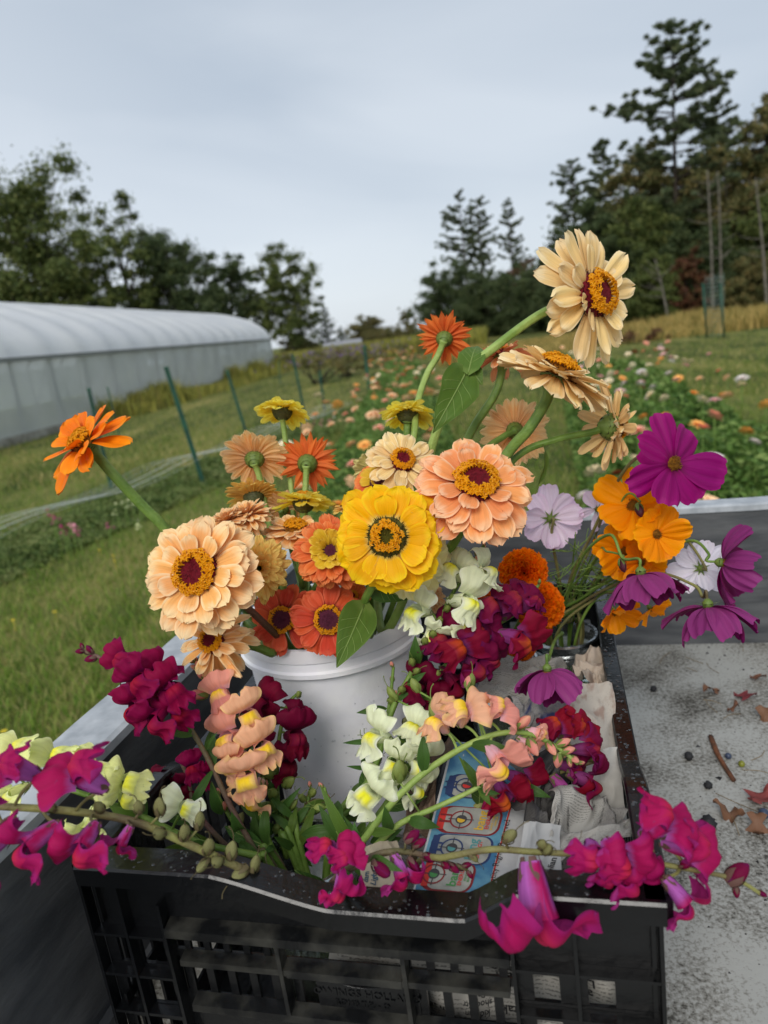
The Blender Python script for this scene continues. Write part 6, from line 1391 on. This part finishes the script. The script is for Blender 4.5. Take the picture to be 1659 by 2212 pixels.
# far low sheds
def shed(label, px0, px1, top, bot, d, roofc, wallc, nm='shed', thick=3):
    def pt(x, y, dd=d): k = P(x, y, 1)-EYE; return EYE+k*(dd/k.y)
    a = pt(px0, (top+bot)/2); b_ = pt(px1, (top+bot)/2-.13*(px1-px0)*0); hz = 1.5+((pt(px0, top)-EYE).z); w_ = b_.x-a.x
    t = thing(nm, label, nm.replace('_', ' '), (a.x, d, 0)); hz = max(.5, hz)
    mb = MB(); mb.box((a.x, d, 0), (a.x+w_, d+thick, hz*.72)); put('wall', mb.mesh('wall', wallc, False), t)
    mb = MB(); V = [(a.x-.2, d-.2, hz*.72), (a.x+w_+.2, d-.2, hz*.74), (a.x+w_+.2, d+thick*.5, hz), (a.x-.2, d+thick*.5, hz), (a.x+w_+.2, d+thick+.2, hz*.72), (a.x-.2, d+thick+.2, hz*.72)]
    V += [(x, y, z+.06) for x, y, z in V]
    mb.add(V, [(0, 1, 2, 3), (3, 2, 4, 5), (6, 9, 8, 7), (9, 11, 10, 8), (0, 6, 7, 1), (1, 7, 8, 2), (2, 8, 10, 4), (4, 10, 11, 5), (5, 11, 9, 3), (3, 9, 6, 0)]); put('roof', mb.mesh('roof', roofc, False), t)
WH = mat('far_white', (214, 216, 222), rough=.6); GY = mat('far_grey', (150, 150, 156), rough=.6); DK = mat('far_dark', (50, 44, 44), rough=.8)
shed('low white tunnel beyond the end of the greenhouse', 604, 690, 768, 800, 62, WH, WH, 'low_tunnel')
shed('small open barn with a grey roof far beyond the posts', 705, 780, 742, 790, 60, GY, DK, 'barn')
shed('small white trailer far beyond the fence posts', 786, 828, 764, 792, 58, WH, WH, 'trailer', 2)
# ---------------------------------------------------------------- weeds, dry grass
WD = grassmat('weeds_yellow', [(88, 96, 44), (140, 142, 64), (184, 176, 84), (120, 126, 56), (132, 116, 70)])
n_ = 20000; s = 17+rng.random(n_)*(gl-17); off = -np.abs(rng.normal(0, .5, n_))-.1
pts = np.stack([g00.x+dg_.x*s+nrm_.x*off, g00.y+dg_.y*s+nrm_.y*off, 0*s], 1); hv = .3+.7*(.5+.5*np.sin(s*.9+2*np.sin(s*.37)))*(.6+.4*np.sin(s*2.7))
blades('tall_weeds', pts, hv, .018, WD, .4, 5, 'tall yellowing weeds along the foot of the greenhouse wall', 'weeds')
DG = grassmat('dry_grass', [(116, 110, 56), (176, 150, 84), (204, 176, 108), (150, 136, 72), (110, 112, 54)])
n_ = 42000; u = rng.random(n_); a = np.array(G(930, 775)); b_ = np.array(G(1760, 668)); 
yy = 27+13*rng.random(n_); xx = yy*(.10+.62*rng.random(n_)); yy = yy-6*(xx/yy-.1)
hv2 = .30+.45*(.5+.5*np.sin(xx*1.1+1.7*np.sin(yy*.9)))*(.5+.5*np.sin(xx*.37+2)); kp = rng.random(n_) < .25+.9*hv2; pts = np.stack([xx, yy, 0*xx], 1)[kp]; hv2 = hv2[kp]; blades('dry_grass', pts, hv2, .022, DG, .5, 6, 'tall straw coloured dry grass in front of the woods', 'dry grass')
n_ = 14000; yy = 46+10*rng.random(n_); xx = yy*(-.13+.3*rng.random(n_)); blades('dry_grass_far', np.stack([xx, yy, 0*xx], 1), 1.0, .04, WD, .4, 7, 'yellow brown weeds at the far end of the flower rows', 'weeds')
# rusty goldenrod clumps far off
for i, (x, y, w_, h_, key, lb) in enumerate(((690, 830, 2.6, 1.5, 'olive', 'brownish bush beyond the fence posts'), (745, 815, 2.4, 1.0, 'olive', 'low bush left of the far barn'), (1380, 742, 1.4, .5, 'red', 'low brown weed pile before the dry grass'), (870, 790, 3, 1.1, 'olive', 'brown bush at the end of the left flower row'))):
    g_ = G(x, y); t = thing('bush', lb, 'bush', (g_.x, g_.y, 0), 'bushes'); mb = MB(); cs = []; r = random.Random(i)
    for k in range(14):
        c = (g_.x+r.gauss(0, .3)*w_, g_.y+r.gauss(0, .3)*w_, h_*r.uniform(.2, .8)); cs.append(c); mb.tube([(g_.x+r.gauss(0, .1), g_.y, 0), c], [.03, .01], 4)
    put('branches', mb.mesh('branches', BARK), t); leafcloud('foliage', cs, 120, h_*.28, .05, LMs[key], t, i)
# ---------------------------------------------------------------- flower rows
FLV = grassmat('row_foliage', [(66, 96, 42), (92, 124, 56), (116, 146, 72), (140, 160, 90)], .3)
FLD = grassmat('row_foliage_dark', [(70, 92, 46), (98, 120, 60), (120, 136, 74), (140, 146, 94)], .3)
def rowstrip(name, label, a0, a1, width, h, m, n_, size, seed, wfar=None):
    r = np.random.default_rng(seed); u = r.random(n_)**1.5; wv = (wfar if wfar else width)*u+width*(1-u)
    off = (r.random(n_)-.5)*wv; d = np.array([a1.x-a0.x, a1.y-a0.y]); ln = np.linalg.norm(d); d /= ln
    nn_ = np.array([-d[1], d[0]]); top = h*(.66+.20*np.sin(u*40+off*4)+.16*np.sin(u*97-off*7+1))*(1-(np.abs(off)/(wv*.5))**4*.7)
    z = top*r.random(n_)**.45
    c = np.stack([a0.x+d[0]*ln*u+nn_[0]*off, a0.y+d[1]*ln*u+nn_[1]*off, z], 1)
    a = r.normal(size=(n_, 3)); a[:, 2] *= .6; a /= np.linalg.norm(a, axis=1)[:, None]; b = np.cross(a, r.normal(size=(n_, 3))); b /= np.linalg.norm(b, axis=1)[:, None]
    s = (size*r.uniform(.6, 1.3, n_)*(1+u*.8))[:, None]
    Vv = np.stack([c-a*s, c+b*s*.42, c+a*s, c-b*s*.42], 1); uvv = np.repeat(np.stack([r.random(n_), r.random(n_)], 1), 4, 0)
    o = put(name, mk(name, Vv.reshape(-1, 3), np.arange(n_*4).reshape(n_, 4), m, False, uvv)); tag(o, label, 'plants', kind='stuff')
    return lambda uu, oo: Vector((a0.x+d[0]*ln*uu+nn_[0]*oo, a0.y+d[1]*ln*uu+nn_[1]*oo, 0))
FH = {}
def fieldhead(key, col, var):
    if (key, var) in FH: return FH[(key, var)]
    r = random.Random(var*5+1); mb = MB(); dd = MB()
    for li, (n_, el, l_) in enumerate(((11, 5, 1), (10, 22, .8), (7, 45, .55))):
        for i in range(n_):
            a = 2*math.pi*(i+r.uniform(-.2, .2))/n_+li; e = math.radians(el+r.uniform(-8, 8)); Mx = Rm(a, 'Z') @ T(.1, 0, .05*li) @ Rm(-e, 'Y'); w_ = .2
            V = [(0, -.06, 0), (0, .06, 0), (.6*l_, w_, .03), (.95*l_, w_*.7, 0), (.95*l_, -w_*.7, 0), (.6*l_, -w_, .03)]; mb.add([Mx @ Vector(q) for q in V], [(0, 5, 4, 3, 2, 1)])
    me = mb.mesh('field_zinnia', [col], False)
    FH[(key, var)] = me; return me
FC = {'peach': mat('field_peach', (252, 206, 160)), 'cream': mat('field_cream', (250, 234, 200)), 'salmon': mat('field_salmon', (248, 176, 150)), 'pink': mat('field_pink', (250, 206, 204)), 'orange': mat('field_orange', (252, 184, 96)), 'rust': mat('field_rust', (150, 70, 40)), 'white': mat('field_white', (240, 230, 224))}
FDISC = MB(); 
V, F, uv = grid(lambda u, v: Vector((.22*math.sin(v*1.57)*math.cos(u*6.283), .22*math.sin(v*1.57)*math.sin(u*6.283), .16+.12*math.cos(v*1.57))), 8, 3); FDISC.add(V, F); FDM = FDISC.mesh('disc', MT['disc_gold'])
FST = MB(); FST.tube([(0, 0, 0), (0, 0, -6)], .05, 5); FSTM = FST.mesh('stem', MT['stem'])
def fieldrow(fn_, n_, side, rowname, h, width, cols, seed, u0=0, u1=1, pw=1.3, wfar=None):
    r = random.Random(seed)
    for i in range(n_):
        u = u0+(u1-u0)*r.random()**pw; wv = width*(1-u)+(wfar or width)*u; p = fn_(u, r.uniform(-.5, .5)*wv); key = r.choice(cols); R_ = r.uniform(.042, .062)
        z = h*r.uniform(.75, 1.35)
        zone = ('near end', 'near half', 'middle', 'far half', 'far end')[min(4, int(u*5))]; nm_ = 'small' if R_ < .049 else ('large' if R_ > .056 else 'medium')
        t = thing('field_zinnia', '%s %s zinnia at the %s of the %s flower row in the field' % (nm_, key, zone, rowname), 'zinnia', (p.x, p.y, z-.3), '%s %s zinnias, %s of the %s row' % (nm_, key, zone, rowname))
        Mx = T(p.x, p.y, z) @ Rm(r.gauss(0, .35)-.15, 'X') @ Rm(r.gauss(0, .3), 'Y') @ Rm(r.uniform(0, 6), 'Z') @ S3(R_, R_, R_)
        put('petals', fieldhead(key, FC[key], r.randrange(3)), t, Mx); put('disc', FDM, t, Mx); put('stem', FSTM, t, T(p.x, p.y, z) @ S3(R_, R_, R_))
a0 = G(905, 1330); a1 = G(878, 790)
LA0 = G(800, 1080, .55); LA1 = G(868, 775, .55); LA0.z = LA1.z = 0
dd_ = (LA1-LA0).normalized(); LA0 = LA0-dd_*1.2
f1 = rowstrip('zinnia_foliage', 'green leafy plants of the left zinnia row running away from the truck', LA0, LA1, 1.5, .62, FLV, 60000, .03, 1, 1.5)
fieldrow(f1, 190, 0, 'left', .70, 1.5, ['peach', 'peach', 'peach', 'cream', 'salmon', 'orange'], 3, pw=1.25)
RA0 = G(1600, 1060, .5); RA1 = G(1300, 770, .5); RA0.z = RA1.z = 0
dd_ = (RA1-RA0).normalized(); RA0 = RA0-dd_*1.0+Vector((.15, 0, 0))
f2 = rowstrip('zinnia_foliage', 'green leafy plants of the right zinnia row beyond the truck wall', RA0, RA1, 1.7, .55, FLV, 60000, .032, 2, 1.7)
fieldrow(f2, 150, 0, 'right', .60, 1.8, ['peach', 'cream', 'cream', 'pink', 'salmon', 'orange', 'rust', 'white'], 4, pw=1.25)
NA0 = G(-60, 1185, .2); NA1 = G(760, 875, .2); NA0.z = NA1.z = 0
f3 = rowstrip('flower_bed_foliage', 'dark green plants of the netted snapdragon bed at the left', NA0-(NA1-NA0)*.05, NA1, 1.3, .17, FLD, 46000, .020, 3, 1.3)
r = random.Random(8)
BZ = {k: mat('bed_'+k, c) for k, c in (('magenta', (150, 40, 90)), ('pink', (236, 150, 170)), ('pale yellow', (200, 204, 150)), ('white', (200, 200, 190)))}
for i, (x, y, k) in enumerate(((110, 1110, 'magenta'), (135, 1142, 'magenta'), (118, 1130, 'magenta'), (145, 1155, 'magenta'), (155, 1140, 'pink'), (168, 1150, 'magenta'), (234, 1140, 'magenta'), (268, 1090, 'pale yellow'), (285, 1085, 'pale yellow'), (300, 1090, 'pale yellow'), (372, 995, 'white'), (695, 915, 'pink'), (712, 912, 'pink'), (680, 912, 'magenta'), (720, 905, 'white'), (650, 920, 'white'), (300, 1130, 'pale yellow'), (250, 1100, 'pale yellow'))):
    p = G(x, y, .36); mb = MB()
    for q in range(9):
        c = p+Vector((r.gauss(0, .016), r.gauss(0, .016), r.uniform(-.05, .05))); a = r.uniform(0, 6); s = .014
        d1 = Vector((math.cos(a), math.sin(a), r.uniform(-.5, .5)))*s; d2 = Vector((-math.sin(a), math.cos(a), r.uniform(-.5, 1)))*s; mb.add([c-d1, c+d2, c+d1, c-d2], [(0, 1, 2, 3)])
    t = thing('bed_snapdragon', '%s snapdragon blooming in the netted bed at the left' % k, 'snapdragon', (p.x, p.y, 0), '%s snapdragons in the netted bed' % k)
    put('blossoms', mb.mesh('blossoms', BZ[k], False), t); mb = MB(); mb.tube([p, (p.x, p.y, 0)], .003, 4); put('stem', mb.mesh('stem', MT['stem']), t)
# netting over the left bed
NT_ = mat('net_white', (226, 230, 230), rough=.5); mb = MB(); dn_ = (NA1-NA0).normalized(); sn_ = Vector((-dn_.y, dn_.x, 0)); Ln = (NA1-NA0).length
for k in range(5):
    o_ = -.5+k*.145+.1; mb.tube([NA0+dn_*Ln*i/40*.9+sn_*(o_+.015*math.sin(i*1.3+k))+Vector((0, 0, .32+.04*math.sin(i*.5+k*.3)-.02*abs(o_))) for i in range(-3, 41)], .0010 if k not in (1, 2) else .003, 4)
for i in range(80):
    s = Ln*.9*i/80; mb.tube([NA0+dn_*(s+.02*math.sin(k*2+i))+sn_*(-.4+k*.145)+Vector((0, 0, .32+.04*math.sin(s/Ln/.9*20+k*.3))) for k in range(5)], .0006, 3)
tag(put('flower_netting', mb.mesh('flower_netting', NT_)), 'white plastic mesh netting stretched over the left flower bed', 'netting')
# posts
PG = mat('post_green', (28, 82, 62), (22, 60, 48), 8, .5)
def post(label, top, bot, wd=.03, zb=0.0, grp='green metal fence posts'):
    b_ = G(bot[0], bot[1], zb); d = b_.y; k = P(top[0], top[1], 1)-EYE; tp = EYE+k*(d/k.y); tp.y = b_.y
    b0 = b_+(b_-tp)*(zb/max(.1, (tp.z-b_.z))) if zb else b_
    t = thing('fence_post', label, 'fence post', b0, grp); mb = MB(); x = (tp-b0); M_ = T(b0) @ frame(x, Vector((0, 1, 0))); L_ = x.length
    mb.box((-wd*.5, -.004, -.1), (wd*.5, .004, L_), M_); mb.box((-.004, .0041, -.1), (.004, .03, L_-.002), M_); put('post', mb.mesh('post', PG, False), t)
    mb = MB()
    for i in range(int(L_/.06)): mb.box((-.007, -.012, .03+i*.06), (.007, -.0041, .045+i*.06), M_)
    put('studs', mb.mesh('studs', PG, False), t)
post('tallest green post, leaning, left of the bucket flowers', (358, 792), (442, 1052), .055)
post('green post second from the tallest towards the right', (490, 800), (538, 955), .05)
post('green post just above the lone orange zinnia', (191, 838), (241, 1055), .045)
post('thin grey green post beside the one above the orange zinnia', (232, 836), (262, 960), .03)
post('green post behind the upper lemon zinnia', (632, 765), (660, 905), .05)
post('faint green post between the lemon zinnia and the rows', (690, 800), (702, 890), .05)
post('dark green post at the start of the left flower row', (787, 745), (797, 845), .09)
post('faint green post near the greenhouse end', (602, 780), (606, 830), .05)
tr_ = thing('trellis', 'wire mesh plant cage between two green posts before the dry grass', 'trellis', G(1545, 728))
for x0, x1 in ((1518, 1527), (1556, 1564)):
    b_ = G(x1, 733); k = P(x0, 612, 1)-EYE; tp = EYE+k*(b_.y/k.y); mb = MB(); mb.tube([b_, tp], .034, 5); put('post', mb.mesh('post', PG), tr_)
mb = MB(); p0 = G(1527, 733); p1 = G(1564, 733)
for i in range(14): z = .15+i*.13; mb.tube([p0+Vector((0, 0, z)), p0.lerp(p1, .5)+Vector((0, -.15, z)), p1+Vector((0, 0, z))], .007, 3)
for i in range(6): q = p0.lerp(p1, i/5); mb.tube([q, q+Vector((0, 0, 1.95))], .006, 3)
put('wire_mesh', mb.mesh('wire_mesh', mat('wire_grey', (140, 160, 150))), tr_)
# purple asters far off
mb = MB(); g_ = G(735, 800)
for i in range(260): p = Vector((g_.x+r.gauss(0, 1.4), g_.y+r.gauss(0, .8), r.uniform(.5, 1.1))); s = .045; mb.add([p+Vector((-s, 0, 0)), p+Vector((0, 0, s)), p+Vector((s, 0, 0)), p+Vector((0, 0, -s))], [(0, 1, 2, 3)])
t = thing('aster_clump', 'purple flowering clump far off below the barn', 'aster', (g_.x, g_.y, 0)); put('blossoms', mb.mesh('blossoms', mat('aster_purple', (112, 84, 150)), False), t)
leafcloud('foliage', [(g_.x+r.gauss(0, 1.2), g_.y+r.gauss(0, .6), r.uniform(.2, .8)) for _ in range(14)], 90, .35, .05, LMs['olive'], t, 4)
